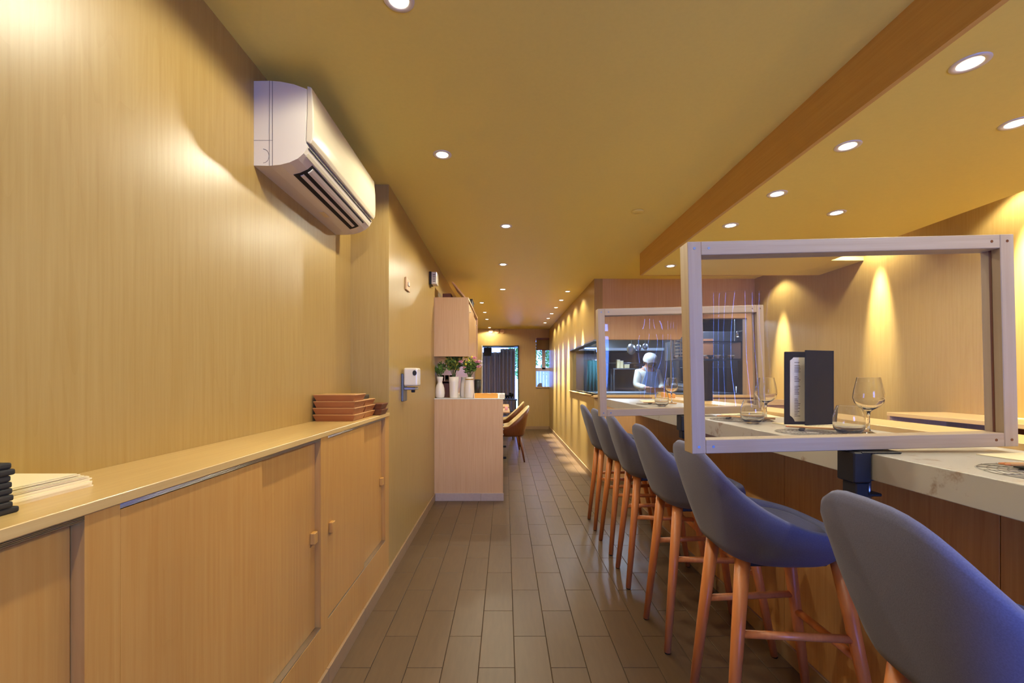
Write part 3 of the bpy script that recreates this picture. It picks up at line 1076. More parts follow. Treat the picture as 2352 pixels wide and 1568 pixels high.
def bouquet(loc, label, height, spread, n_stem, mats, flowers, lean=(0, 0), leafL=0.035, dens=16):
    t = thing('bouquet', label, 'flowers', loc)
    stems = bmesh.new()
    lbm = [bmesh.new() for _ in mats]
    tips = []
    for k in range(n_stem):
        a = 2 * PI * k / n_stem + random.uniform(-0.3, 0.3)
        rr = spread * math.sqrt(random.uniform(0.05, 1.0))
        h = height * random.uniform(0.7, 1.0) * (1 - 0.25 * (rr / spread) ** 2)
        p0 = Vector((0.01 * math.cos(a), 0.01 * math.sin(a), -0.04))
        p3 = Vector((rr * math.cos(a) + lean[0], rr * math.sin(a) + lean[1], h))
        p1 = p0 * 0.5 + Vector((p3.x * 0.15, p3.y * 0.15, h * 0.35))
        pts = [p0, p1, p1 * 0.4 + p3 * 0.6, p3]
        path(stems, pts, 0.0016, 5)
        tips.append(p3)
        for q in range(dens):
            s = random.uniform(0.30, 1.0)
            base = p1 * (1 - s) + p3 * s
            d = Vector((random.uniform(-1, 1), random.uniform(-1, 1), random.uniform(0.1, 1.2)))
            leaf(random.choice(lbm), base, d, leafL * random.uniform(0.6, 1.2), leafL * 0.22)
    obj('stems', stems, M_GREEND, t)['kind'] = 'stuff'
    for m, b in zip(mats, lbm):
        obj('foliage', b, m, t, recalc=False)['kind'] = 'stuff'
    for (x, y, z, r, m, kind) in flowers:
        bm = bmesh.new()
        c = Vector((x, y, z))
        if kind == 'bud':
            sphere(bm, c, r, 8, 6, (0.8, 0.8, 1.3))
        else:
            for ring, (n, tilt, rr) in enumerate(((9, 0.25, 1.0), (8, 0.8, 0.8), (5, 1.25, 0.5))):
                for i in range(n):
                    a = 2 * PI * (i + 0.5 * ring) / n
                    d = Vector((math.cos(a) * math.cos(tilt), math.sin(a) * math.cos(tilt) - 0.35, math.sin(tilt)))
                    leaf(bm, c, d, r * rr, r * 0.34)
            sphere(bm, c + Vector((0, 0, 0.002)), r * 0.28, 8, 5)
        obj('flower_bud' if kind == 'bud' else 'blossom', bm, m, t, recalc=False)
        # own stem
    return t


VY = 4.52


vase((-0.668, VY, ST_Z), [(0.034, 0), (0.046, 0.012), (0.050, 0.05), (0.046, 0.10), (0.036, 0.135), (0.026, 0.15), (0.024, 0.165), (0.029, 0.19), (0.034, 0.218)],
     'white bottle vase with a waisted neck, leftmost on the service station')
bouquet((-0.668, VY, ST_Z + 0.20), 'dark green sprigs in the leftmost waisted vase', 0.17, 0.085, 16, [M_GREEND, M_GREEN], [(-0.07, 0.0, 0.13, 0.018, M_KBROWN, 'bud'), (-0.05, -0.02, 0.10, 0.014, M_KBROWN, 'bud')], (-0.01, 0))
vase((-0.525, VY, ST_Z), [(0.038, 0), (0.042, 0.01), (0.045, 0.09), (0.049, 0.16), (0.053, 0.217)],
     'tall white tapering vase, second from the left on the service station')
yb = [(random.uniform(-0.08, 0.08), random.uniform(-0.06, 0.02), random.uniform(0.12, 0.24), 0.009, M_OLIVE, 'bud') for _ in range(12)]
bouquet((-0.525, VY, ST_Z + 0.20), 'bushy olive green foliage in the tall tapering vase', 0.28, 0.10, 26, [M_GREEND, M_OLIVE, M_GREEN], yb, (0.0, 0), 0.045, 26)
vase((-0.420, VY + 0.10, ST_Z), [(0.048, 0), (0.054, 0.012), (0.055, 0.06), (0.048, 0.14), (0.041, 0.19), (0.043, 0.215)],
     'white rounded jug vase half hidden behind the vase with the gold band')
vase((-0.366, VY, ST_Z), [(0.044, 0), (0.049, 0.01), (0.049, 0.10), (0.044, 0.16), (0.040, 0.19), (0.042, 0.214)],
     'white vase with a thin gold band around its neck', band=(0.0412, 0.186, 0.196))
fl = [(0.05, -0.03, 0.205, 0.032, M_PINK, 'f'), (0.085, -0.04, 0.165, 0.036, M_PINK, 'f'), (0.11, -0.03, 0.17, 0.032, M_WHITEP, 'f'), (0.095, -0.02, 0.115, 0.030, M_PINK, 'f'), (0.12, -0.02, 0.135, 0.026, M_WHITEP, 'f'),
      (-0.045, -0.05, 0.11, 0.026, M_PINK, 'f'), (-0.085, -0.04, 0.165, 0.034, M_PINK, 'f')]
fl += [(random.uniform(-0.05, 0.05), random.uniform(-0.06, 0.0), random.uniform(0.12, 0.23), 0.010, M_YELLOW, 'bud') for _ in range(14)]
bouquet((-0.366, VY, ST_Z + 0.20), 'pink and yellow flowers with green leaves in the gold-banded vase', 0.21, 0.09, 20, [M_GREEN, M_GREEND], fl, (0.015, 0), 0.04, 20)
t = thing('black_cup', 'black cup standing behind the gold-banded vase', 'cup', (-0.293, 4.72, ST_Z))
obj('body', lathe(bmesh.new(), [(0, 0), (0.03, 0), (0.035, 0.10), (0.036, 0.18), (0.033, 0.18), (0.031, 0.02), (0, 0.02)], 24), M_BLACK, t)
obj('lid', lathe(bmesh.new(), [(0.034, 0.176), (0.037, 0.180), (0.03, 0.19), (0, 0.192)], 24), M_BLACKM, t)
t = thing('wooden_tray', 'orange wooden tray of small reddish packets on the service station', 'tray', (-0.190, VY + 0.02, ST_Z))
obj('front_board', B(-0.12, 0.115, -0.06, -0.05, 0, 0.046, 0.001), M_ORANGE, t)
obj('back_board', B(-0.12, 0.115, 0.09, 0.10, 0, 0.046, 0.001), M_ORANGE, t)
obj('side_board', B(-0.12, -0.11, -0.05, 0.09, 0, 0.046, 0.001), M_ORANGE, t)
obj('side_board', B(0.105, 0.115, -0.05, 0.09, 0, 0.046, 0.001), M_ORANGE, t)
obj('bottom', B(-0.11, 0.105, -0.05, 0.09, 0.0, 0.006), M_ORANGE, t)
M_RED = plain('red_packet', srgb(170, 66, 40), rough=0.5)
for k in range(5):
    x = -0.190 - 0.076 + k * 0.036
    o = tag(obj('sauce_packet', B(-0.017, 0.017, -0.05, 0.05, 0, 0.012, 0.003), M_RED if k % 3 else M_WPLASTIC), f'{ORD[k]} small packet from the left in the orange tray', 'packet', 'packets in the orange tray')
    o.location = (x, VY + 0.04, ST_Z + 0.022 + 0.004 * (k % 2))
    o.rotation_euler = (0.15, 0.1 * (k - 2), 0.1)
t = thing('napkin_box', 'pale grey box beside the orange tray on the service station', 'box', (-0.031, VY + 0.04, ST_Z))
obj('body', B(-0.026, 0.03, -0.06, 0.06, 0, 0.040, 0.003), M_WPLASTIC, t)
obj('slot', B(-0.015, 0.015, -0.04, 0.04, 0.040, 0.041), M_GREYP, t)

# ------------------------------------------------------------------ bar: base, stone top, ledge
bar = thing('bar_counter', 'wooden bar counter base behind the row of stools', 'counter', (0, 0, 0))
edges = [0.72, 1.10, 1.95, 2.80, 3.55, CT_Y1 - 0.02]
for a, b in zip(edges, edges[1:]):
    obj('panel', B(1.236, 1.256, a + 0.001, b - 0.001, 0.0, CT_Z - 0.069, 0.001), M_FRONT, bar)
obj('end_panel', B(1.256, 1.62, CT_Y1 - 0.04, CT_Y1 - 0.02, 0, CT_Z - 0.069), M_FRONT, bar)
obj('carcass', B(1.256, 1.60, 0.72, CT_Y1 - 0.04, 0.0, CT_Z - 0.069), M_FRONT, bar)
tag(obj('stone_countertop', B(CT_X, 1.40, 0.70, CT_Y1, CT_Z - 0.068, CT_Z, 0.002, 2), M_STONE), 'white speckled stone countertop of the bar', 'countertop')
tag(obj('wooden_ledge', B(1.40, 1.61, 0.70, CT_Y1, CT_Z - 0.068, CT_Z + 0.02, 0.002), M_LEDGE), 'pale wooden serving ledge behind the stone countertop', 'ledge')
# back bar work counter on the right wall
bb = thing('back_counter', 'wooden work counter along the right wall with an open dark shelf', 'counter', (2.58, 0.3, 0))
obj('worktop', B(0, XR - 2.58, 0, 2.68, 0.975, 1.0, 0.002), M_LEDGE, bb)
obj('side_panel', B(0.0, XR - 2.58, 2.655, 2.675, 0.0, 0.975), M_PANEL, bb)
obj('side_panel', B(0.0, XR - 2.58, 0.005, 0.025, 0.0, 0.975), M_PANEL, bb)
obj('lower_shelf', B(0.02, XR - 2.58, 0.025, 2.655, 0.55, 0.57), M_WALNUT, bb)
obj('back', B(XR - 2.6, XR - 2.58, 0.025, 2.655, 0.0, 0.975), M_WALNUT, bb)
# lower prep counter behind the hatch end (seen through the partitions)
pc = thing('prep_counter', 'wooden prep counter below the kitchen hatch', 'counter', (1.75, 4.55, 0))
obj('worktop', B(0, 1.2, 0, 0.62, 0.95, 0.98, 0.002), M_LEDGE, pc)
obj('body', B(0.02, 1.2, 0.03, 0.62, 0, 0.95), M_PANEL, pc)
obj('upstand', B(0.0, 1.2, 0.0, 0.02, 0.98, 1.01, 0.002), M_LEDGE, pc)

# ------------------------------------------------------------------ stools
def sup(phi, a, b, n=2.6):
    c, s = math.cos(phi), math.sin(phi)
    return a * math.copysign(abs(c) ** (2 / n), c), b * math.copysign(abs(s) ** (2 / n), s)


def bucket(bm, rings, N=56, n=2.6):
    """rings: list of functions phi -> (x, y, z) (closed surface from outer bottom centre to inner seat centre)"""
    V = []
    for r in rings:
        V.append([bm.verts.new(r(2 * PI * i / N)) for i in range(N)])
    for A, Bv in zip(V, V[1:]):
        for i in range(N):
            f = bm.faces.new((A[i], A[(i + 1) % N], Bv[(i + 1) % N], Bv[i]))
            f.smooth = True
    f = bm.faces.new(list(reversed(V[0])))
    f = bm.faces.new(V[-1])
    return bm


def rimf(s):
    s = max(0.0, min(1.0, s))
    return 0.76 * s * s + 0.24 * s ** 8


def make_stool():
    """faces +x; local origin at floor under the seat centre (x=0 <-> 0.90 in the row)"""
    t = thing('bar_stool', 'x', 'bar stool')
    O = 0.90
    RC, RA, RB = 0.868 - O, 0.226, 0.226
    zf, zh = 0.750, 0.256

    def rimz(phi):
        x, y = sup(phi, RA, RB, 3.2)
        return zf + zh * rimf((RA - x) / (2 * RA))

    def ring(cx, a, b, z):
        def f(phi):
            x, y = sup(phi, a, b, 3.0)
            return (cx - O + x, y, z)
        return f

    def blend(t_, inset=0.0, dz=0.0):
        # between the waist ring (t=0) and the rim (t=1)
        def f(phi):
            x0, y0 = sup(phi, 0.186 - inset, 0.205 - inset, 3.2)
            x1, y1 = sup(phi, RA - inset, RB - inset, 3.2)
            z0 = 0.688
            z1 = rimz(phi) + dz
            bulge = 0.006 * math.sin(PI * t_)
            x = (0.921 - O + x0) * (1 - t_) + (RC + x1) * t_
            y = y0 * (1 - t_) + y1 * t_
            L = math.hypot(x1, y1) or 1
            return (x + bulge * x1 / L, y + bulge * y1 / L, z0 * (1 - t_) + z1 * t_)
        return f

    rings = [ring(0.925, 0.05, 0.06, 0.643), ring(0.925, 0.135, 0.15, 0.643), ring(0.924, 0.163, 0.180, 0.650), ring(0.922, 0.179, 0.197, 0.666),
             blend(0.0), blend(0.25), blend(0.5), blend(0.75), blend(0.93), blend(0.985, 0.004, -0.001), blend(1.0, 0.014, 0.004), blend(0.985, 0.026, 0.0), blend(0.9, 0.032), blend(0.6, 0.036), blend(0.3, 0.040),
             ring(0.915, 0.12, 0.13, 0.712), ring(0.905, 0.04, 0.04, 0.710)]
    obj('shell', bucket(bmesh.new(), rings), M_FABRIC, t)
    # seat cushion
    cr = [ring(0.915, 0.10, 0.10, 0.705), ring(0.915, 0.160, 0.165, 0.708), ring(0.918, 0.172, 0.176, 0.722), ring(0.918, 0.166, 0.170, 0.737), ring(0.915, 0.13, 0.13, 0.744), ring(0.91, 0.03, 0.03, 0.741)]
    obj('seat_cushion', bucket(bmesh.new(), cr), M_FABRIC, t)
    legs = {}
    for s in (-1, 1):
        legs['r', s] = (Vector((0.800 - O, 0.100 * s, 0.655)), Vector((0.735 - O, 0.141 * s, 0.0)))
        legs['f', s] = (Vector((1.085 - O, 0.130 * s, 0.655)), Vector((1.198 - O, 0.176 * s, 0.0)))
    for key, (p, q) in legs.items():
        l = obj('leg', cone(bmesh.new(), p, q + (p - q) * 0.008, 0.0235, 0.0145, 18), M_LEG, t)
        obj('foot_glide', cone(bmesh.new(), q + (p - q) * 0.012, q, 0.0125, 0.0125, 12), M_BLACK, l)

    def at(key, z):
        p, q = legs[key]
        f = z / p.z
        return q + (p - q) * f
    for s in (-1, 1):
        obj('side_stretcher', cone(bmesh.new(), at(('r', s), 0.41), at(('f', s), 0.41), 0.0125, 0.0125, 14), M_LEG, t)
    obj('footrest', cone(bmesh.new(), at(('f', -1), 0.345), at(('f', 1), 0.345), 0.0135, 0.0135, 14), M_LEG, t)
    obj('seat_mount', B(-0.09, 0.17, -0.11, 0.11, 0.622, 0.645, 0.004), M_BLACK, t)
    return t


st_y = [0.80, 1.53, 2.115, 2.71, 3.21, 3.70]
st_lab = ['grey upholstered bar stool nearest the camera, cut by the picture corner',
          'grey upholstered bar stool second from the camera, its side lit blue by daylight',
          'grey upholstered bar stool third from the camera',
          'grey upholstered bar stool fourth from the camera',
          'grey upholstered bar stool fifth from the camera, second from the far bar end',
          'grey upholstered bar stool farthest from the camera at the bar end']
proto = make_stool()
for k, y in enumerate(st_y):
    o = proto if k == 0 else dup(proto)
    o.location = (0.90 + (0.012, -0.028, -0.012, -0.01, -0.005, -0.005)[k], y, 0)
    o.rotation_euler = (0, 0, math.radians((-3, 0, 1, -2, 2, -1)[k]))
    o['label'] = st_lab[k]
    o['group'] = 'bar stools'

# ------------------------------------------------------------------ partitions and clamps
def partition(y, label, clabel):
    t = thing('partition_screen', label, 'screen', (CT_X, y, CT_Z + 0.008))
    t.rotation_euler = (0, math.radians(-1.35), 0)
    x0, x1, H = 0.490 - CT_X, 1.345 - CT_X, 0.556
    d, wv = 0.05, 0.036
    for (a, b, side) in ((x0, x0 + wv, 'l'), (x1 - wv, x1, 'r')):
        p = obj('post', B(a, b, -d / 2, d / 2, 0, H, 0.0015), M_FRAMEZ, t)
        for z in (0.018, H - 0.018):
            bm = bmesh.new()
            prism(bm, [((a + b) / 2 + 0.0036 * math.cos(2 * PI * i / 12), z + 0.0036 * math.sin(2 * PI * i / 12)) for i in range(12)], 'y', -d / 2 - 0.0006, -d / 2 + 0.002)
            obj('screw', bm, M_STEELD if side == 'l' else M_WALNUT, p)
        # groove bead on the inner face
        xi = b if side == 'l' else a
        obj('bead', B(xi - 0.001, xi + 0.001, -0.003, 0.003, wv, H - wv), M_WALNUT, p)
    for z in (0.0, H - wv):
        r = obj('rail', B(x0 + wv, x1 - wv, -d / 2 + 0.0006, d / 2 - 0.0006, z, z + wv, 0.0015), M_FRAMEX, t)
        for x in (x0 + wv + 0.02, x1 - wv - 0.022):
            bm = bmesh.new()
            prism(bm, [(x + 0.0036 * math.cos(2 * PI * i / 12), z + wv / 2 + 0.0036 * math.sin(2 * PI * i / 12)) for i in range(12)], 'y', -d / 2, -d / 2 + 0.003)
            obj('screw', bm, M_STEELD if x < 0 else M_WALNUT, r)
    obj('pane', B(x0 + wv - 0.004, x1 - wv + 0.004, -0.0015, 0.0015, wv - 0.004, H - wv + 0.004), M_ACRYL, t)
    c = thing('desk_clamp', clabel, 'clamp', (CT_X, y - 0.012, CT_Z))
    obj('back_plate', B(-0.050, -0.004, -0.03, 0.03, -0.075, 0.004, 0.003), M_BLACK, c)
    obj('stem', B(-0.040, -0.006, -0.024, 0.024, -0.115, -0.075, 0.003), M_BLACK, c)
    obj('top_plate', B(-0.030, 0.075, -0.03, 0.03, 0.0005, 0.0055, 0.002), M_BLACK, c)
    obj('lower_arm', B(-0.036, 0.030, -0.022, 0.022, -0.112, -0.104, 0.002), M_BLACK, c)
    obj('screw_rod', cone(bmesh.new(), (0.012, 0, -0.135), (0.012, 0, -0.070), 0.006, 0.006, 12), M_STEEL, c)
    obj('knob', cone(bmesh.new(), (0.012, 0, -0.15), (0.012, 0, -0.132), 0.016, 0.016, 14), M_BLACK, c)
    obj('pressure_pad', cone(bmesh.new(), (0.012, 0, -0.0725), (0.012, 0, -0.0685), 0.014, 0.014, 14), M_BLACK, c)
    return t


partition(1.178, 'large wood-framed clear screen on the bar nearest the camera', 'black clamp holding the nearest screen to the stone edge')
partition(2.295, 'wood-framed clear screen on the bar farther from the camera', 'black clamp under the farther screen')

# ------------------------------------------------------------------ place settings
def wine_glass(loc, label):
    t = thing('wine_glass', label, 'wine glass', loc, 0, 'wine glasses on the bar')
    prof_o = [(0, 0), (0.032, 0.0), (0.033, 0.0015), (0.018, 0.005), (0.006, 0.011), (0.0042, 0.02), (0.0038, 0.06), (0.005, 0.076), (0.012, 0.084), (0.028, 0.094), (0.040, 0.108), (0.0455, 0.125), (0.044, 0.145), (0.039, 0.172), (0.0337, 0.1972), (0.0335, 0.198)]
    bowl_i = [(0.0323, 0.198), (0.03245, 0.1972), (0.0378, 0.172), (0.0427, 0.145), (0.0441, 0.125), (0.0387, 0.1095), (0.027, 0.0965), (0.012, 0.088), (0, 0.0855)]
    k = 7
    obj('bowl', lathe(bmesh.new(), [(0, 0.0762)] + prof_o[k:] + bowl_i, 40), M_GLASS, t)
    obj('stem', lathe(bmesh.new(), [(0, 0.0111)] + prof_o[4:k + 1] + [(0, 0.0759)], 20), M_GLASS, t)
    obj('foot', lathe(bmesh.new(), prof_o[:5] + [(0, 0.011)], 40), M_GLASS, t)
    return t


def tumbler(loc, label):
    t = thing('tumbler', label, 'tumbler', loc, 0, 'stemless tumblers on the bar')
    obj('bowl', lathe(bmesh.new(), [(0, 0.0062), (0.026, 0.0062), (0.034, 0.0085), (0.044, 0.022), (0.0475, 0.040), (0.0455, 0.065), (0.040, 0.085), (0.03428, 0.1003), (0.034, 0.101),
                                    (0.0328, 0.101), (0.03305, 0.1003), (0.0388, 0.085), (0.044, 0.065), (0.046, 0.040), (0.042, 0.024), (0.033, 0.0125), (0, 0.0105)], 40), M_GLASS, t)
    obj('base', lathe(bmesh.new(), [(0, 0.001), (0.022, 0.0), (0.0262, 0.0055), (0, 0.006)], 30), M_GLASS, t)
    return t


def paper_mat(loc, rz, label):
    t = thing('paper_menu', label, 'paper menu', loc, rz, 'paper menus on the bar')
    obj('sheet', B(-0.12, 0.12, -0.115, 0.115, 0.0, 0.002), M_PAPER, t)
    bm = bmesh.new()
    rnd = random.Random(3)
    pts = []
    for i in range(26):
        pts.append((-0.05 + i * 0.0042, -0.01 + 0.008 * math.sin(i * 1.7) * rnd.uniform(0.4, 1.0) + 0.006 * (i % 9 == 0), 0.0022))
    path(bm, pts, 0.0008, 4)
    obj('script_line', bm, M_INK, t)
    return t


def chop_set(loc, rz, label):
    """chopstick pair; the rest is its own thing"""
    for s, w in ((-1, 'left'), (1, 'right')):
        t = thing('chopstick', f'{w} wooden chopstick {label}', 'chopstick', (loc[0] + 0.006 * s * math.cos(rz + PI / 2), loc[1] + 0.006 * s * math.sin(rz + PI / 2), loc[2] + 0.0115), rz, 'chopsticks')
        obj('shaft', cone(bmesh.new(), (-0.04, 0, 0), (0.19, 0, -0.0005), 0.0028, 0.0042, 8), M_CHOP, t)
        obj('tip', cone(bmesh.new(), (-0.05, 0, 0), (-0.04, 0, 0), 0.0018, 0.0028, 8), M_LEG, t)
    r = tag(obj('chopstick_rest', B(-0.009, 0.009, -0.026, 0.026, 0.0, 0.008, 0.0035, 2), M_BLACK), 'black chopstick rest ' + label, 'chopstick rest', 'chopstick rests')
    r.location = loc
    r.rotation_euler = (0, 0, rz)


def wire_mat(loc, label):
    t = thing('wire_charger', label, 'charger', loc, 0, 'wire chargers')
    bm = bmesh.new()
    for R in (0.115, 0.10, 0.085, 0.07, 0.055, 0.04, 0.025):
        path(bm, [(R * math.cos(2 * PI * i / 36), R * math.sin(2 * PI * i / 36), 0.0012) for i in range(36)], 0.0006, 4, True)
    obj('rings', bm, M_GREYP, t)['kind'] = 'stuff'
    bm = bmesh.new()
    for k in range(16):
        a = 2 * PI * k / 16
        path(bm, [(0.02 * math.cos(a), 0.02 * math.sin(a), 0.0018), (0.115 * math.cos(a), 0.115 * math.sin(a), 0.0018)], 0.0007, 4)
    obj('spokes', bm, M_GREYP, t)['kind'] = 'stuff'
    obj('pad', lathe(bmesh.new(), [(0, 0.0004), (0.118, 0.0004), (0.118, 0.0), (0, 0.0)], 40), M_STONE, t)


def menu(loc, rz, label):
    """standing open folder: rear leaf with page, front leaf hinged at the right"""
    t = thing('menu_folder', label, 'menu', loc, rz, 'menu folders')
    H = 0.308
    # rear leaf from spine (x=0.19,y=0) to left (x=0,y=0.04)
    r = obj('rear_leaf', B(0.0, 0.20, 0.035, 0.040, 0, H - 0.004, 0.0012), M_LEATHER, t)
    obj('page', B(0.022, 0.185, 0.0332, 0.0350, 0.012, H - 0.028), M_PAPERW, r)
    bm = bmesh.new()
    rnd = random.Random(5)
    z = H - 0.05
    n = 0
    while z > 0.03:
        n += 1
        if n in (2, 8, 9, 14, 15, 22, 23):
            z -= 0.007
            continue
        L = rnd.uniform(0.012, 0.026)
        box(bm, 0.040, 0.040 + L, 0.0328, 0.0332, z, z + 0.0022)
        z -= 0.0065
    obj('print', bm, M_INK, r)
    for (z0, zc) in ((0.0, 0.010), (H - 0.004, H - 0.016)):
        bm = bmesh.new()
        s = 1 if z0 == 0 else -1
        prism(bm, [(0.0, z0)] + [(0.042 * math.cos(PI / 2 * i / 8), z0 + s * 0.042 * math.sin(PI / 2 * i / 8)) for i in range(9)], 'y', 0.0315, 0.0336)
        obj('corner_holder', bm, M_LEATHER, r)
    bm = bmesh.new()
    prism(bm, [(0.055, -0.012), (0.0552, -0.007), (0.2022, 0.037), (0.2022, 0.032)], 'z', 0, H, 0.0012)
    obj('front_leaf', bm, M_LEATHER, t)
    obj('spine', B(0.198, 0.204, 0.030, 0.041, 0, H, 0.0015), M_LEATHER, t)
    return t


G = CT_Z + 0.0002
# setting nearest (right picture edge)
paper_mat((1.36 - 0.02, 1.03, G), math.radians(8), 'cream paper menu at the right picture edge in front of the nearest screen')
wire_mat((1.12, 0.89, G), 'round dark wire charger at the right picture edge')
chop_set((1.10, 0.925, G + 0.003), math.radians(-8), 'on the wire charger at the right picture edge')
# setting behind the near screen
paper_mat((1.279, 1.80, G), math.radians(-2), 'cream paper menu in front of the black folder behind the near screen')
wire_mat((1.10, 1.575, G), 'round dark wire charger behind the near screen')
chop_set((1.098, 1.63, G + 0.003), math.radians(-38), 'on the wire charger behind the near screen')
tumbler((1.19, 1.525, G), 'stemless tumbler beside the black folder, nearest of the tumblers')
wine_glass((1.275, 1.545, G), 'wine glass right of the black folder, nearest of the wine glasses')
menu((1.172, 1.812, G + 0.0022), 0.0, 'black menu folder standing open behind the near screen')
# next setting
paper_mat((1.275, 2.32, G), math.radians(-12), 'cream paper menu just behind the left post of the near screen')
wire_mat((1.085, 2.06, G), 'round dark wire charger beside the middle tumbler')
chop_set((1.06, 2.09, G + 0.003), math.radians(-38), 'beside the middle tumbler')
tumbler((1.067, 1.90, G), 'stemless tumbler left of the black folder')
wine_glass((1.196, 2.02, G), 'wine glass left of the black folder')
# far setting
paper_mat((1.27, 3.72, G), math.radians(-10), 'cream paper menu seen through the farther screen')
wire_mat((1.10, 3.30, G), 'round dark wire charger seen through the farther screen')
chop_set((1.08, 3.28, G + 0.003), math.radians(-38), 'seen through the farther screen')
tumbler((1.085, 3.05, G), 'stemless tumbler seen through the farther screen')
wine_glass((1.27, 3.36, G), 'wine glass seen through the farther screen')
menu((1.345 - 0.005, 3.30, G + 0.0), 0.0, 'black menu folder partly hidden by the near screen post')
bpy.data.objects['menu_folder.001'].location = (1.404, 3.38, CT_Z + 0.0202)
t = thing('cedar_block', 'small pale wooden block standing on the ledge beyond the near screen', 'block', (1.46, 3.95, CT_Z + 0.0202))
obj('body', B(-0.05, 0.05, -0.05, 0.05, 0, 0.035, 0.003), M_ORANGE, t)
obj('cap', B(-0.045, 0.045, -0.045, 0.045, 0.035, 0.04, 0.002), M_LEDGE, t)

# ------------------------------------------------------------------ dining chairs and tables at the back
def make_dining_chair():
    """faces -x; origin on floor under seat centre"""
    t = thing('dining_chair', 'x', 'chair')
    A, Bb = 0.235, 0.235

    def rimz(phi):
        x, y = sup(phi, A, Bb, 2.8)
        s = (x + A) / (2 * A)
        f = 0.12 * min(1, s / 0.45) + 0.88 * max(0, (s - 0.38) / 0.62) ** 1.15
        return 0.49 + 0.31 * f

    def ring(cx, a, b, z):
        def f(phi):
            x, y = sup(phi, a, b, 2.8)
            return (cx + x, y, z)
        return f

    def wall(t_, inset=0, dz=0, lean=0.05):
        def f(phi):
            x0, y0 = sup(phi, A - 0.03 - inset, Bb - 0.03 - inset, 2.8)
            x1, y1 = sup(phi, A - inset, Bb - inset, 2.8)
            z = 0.40 * (1 - t_) + (rimz(phi) + dz) * t_
            k = max(0, (z - 0.40) / 0.4) * lean
            return (x0 * (1 - t_) + x1 * t_ + k, y0 * (1 - t_) + y1 * t_, z)
        return f

    outer = [ring(0, 0.06, 0.06, 0.37), ring(0, 0.18, 0.18, 0.372), wall(0.0), wall(0.33), wall(0.66), wall(1.0), wall(1.0, 0.012, 0.0), wall(0.5, 0.014), wall(0.05, 0.016), ring(0, 0.06, 0.06, 0.41)]
    obj('shell', bucket(bmesh.new(), outer, 48), M_WALNUT, t)
    inner = [ring(0, 0.06, 0.06, 0.415), wall(0.08, 0.0165), wall(0.5, 0.0145), wall(1.0, 0.0125, 0.0), wall(1.0, 0.008, 0.012), wall(1.0, 0.02, 0.02), wall(1.0, 0.04, 0.012), wall(0.7, 0.055), wall(0.3, 0.06), ring(0, 0.05, 0.05, 0.44)]
    obj('upholstery', bucket(bmesh.new(), inner, 48), M_CREAMFAB, t)
    cr = [ring(-0.01, 0.10, 0.10, 0.44), ring(-0.01, 0.165, 0.165, 0.445), ring(-0.01, 0.175, 0.175, 0.46), ring(-0.01, 0.16, 0.16, 0.482), ring(-0.01, 0.04, 0.04, 0.485)]
    obj('seat_cushion', bucket(bmesh.new(), cr, 40), M_CREAMFAB, t)
    for sx in (-1, 1):
        for sy in (-1, 1):
            obj('leg', cone(bmesh.new(), (0.13 * sx, 0.13 * sy, 0.378), (0.20 * sx, 0.18 * sy, 0), 0.019, 0.011, 12), M_WALNUT, t)
    return t


dc = make_dining_chair()
dc.location = (0.085, 6.62, 0)
tag(dc, 'walnut shell dining chair with cream upholstery nearest the service station', 'chair', 'dining chairs')
d2 = dup(dc, (0.06, 7.75, 0), math.radians(-4), 'walnut shell dining chair with cream upholstery, farther one by the far doorway')
def table(loc, label):
    t = thing('dining_table', label, 'table', loc, 0, 'dining tables')
    obj('table_top', B(-0.35, 0.35, -0.35, 0.35, 0.72, 0.745, 0.004), M_PANEL, t)
    obj('column', cone(bmesh.new(), (0, 0, 0.03), (0, 0, 0.72), 0.035, 0.035, 16), M_BLACK, t)
    obj('base', B(-0.30, 0.30, -0.03, 0.03, 0.0, 0.03, 0.006), M_BLACK, t)
    obj('base', B(-0.03, 0.03, -0.30, 0.30, 0.0, 0.029, 0.006), M_BLACK, t)
    return t


table((-0.28, 6.75, 0), 'square pedestal dining table beside the nearer dining chair')
table((-0.28, 7.85, 0), 'square pedestal dining table beside the farther dining chair')
t = thing('cup', 'small pinkish cup at the edge of the nearer dining table', 'cup', (0.02, 6.62, 0.7452))
obj('body', lathe(bmesh.new(), [(0, 0), (0.018, 0), (0.022, 0.055), (0.020, 0.055), (0.016, 0.004), (0, 0.004)], 18), M_PINK, t)
obj('saucer', lathe(bmesh.new(), [(0, -0.0), (0.03, 0.0), (0.04, 0.005), (0.03, 0.003), (0, 0.003)], 20), M_CERAMIC, t)
t = thing('low_stool', 'low stool with a blue seat behind the dining chairs', 'stool', (-0.02, 8.9, 0))
obj('seat', B(-0.2, 0.2, -0.2, 0.2, 0.40, 0.45, 0.01), M_NAVY, t)
for sx in (-1, 1):
    for sy in (-1, 1):
        obj('leg', cone(bmesh.new(), (0.15 * sx, 0.15 * sy, 0.40), (0.18 * sx, 0.18 * sy, 0), 0.014, 0.010, 10), M_BLACK, t)
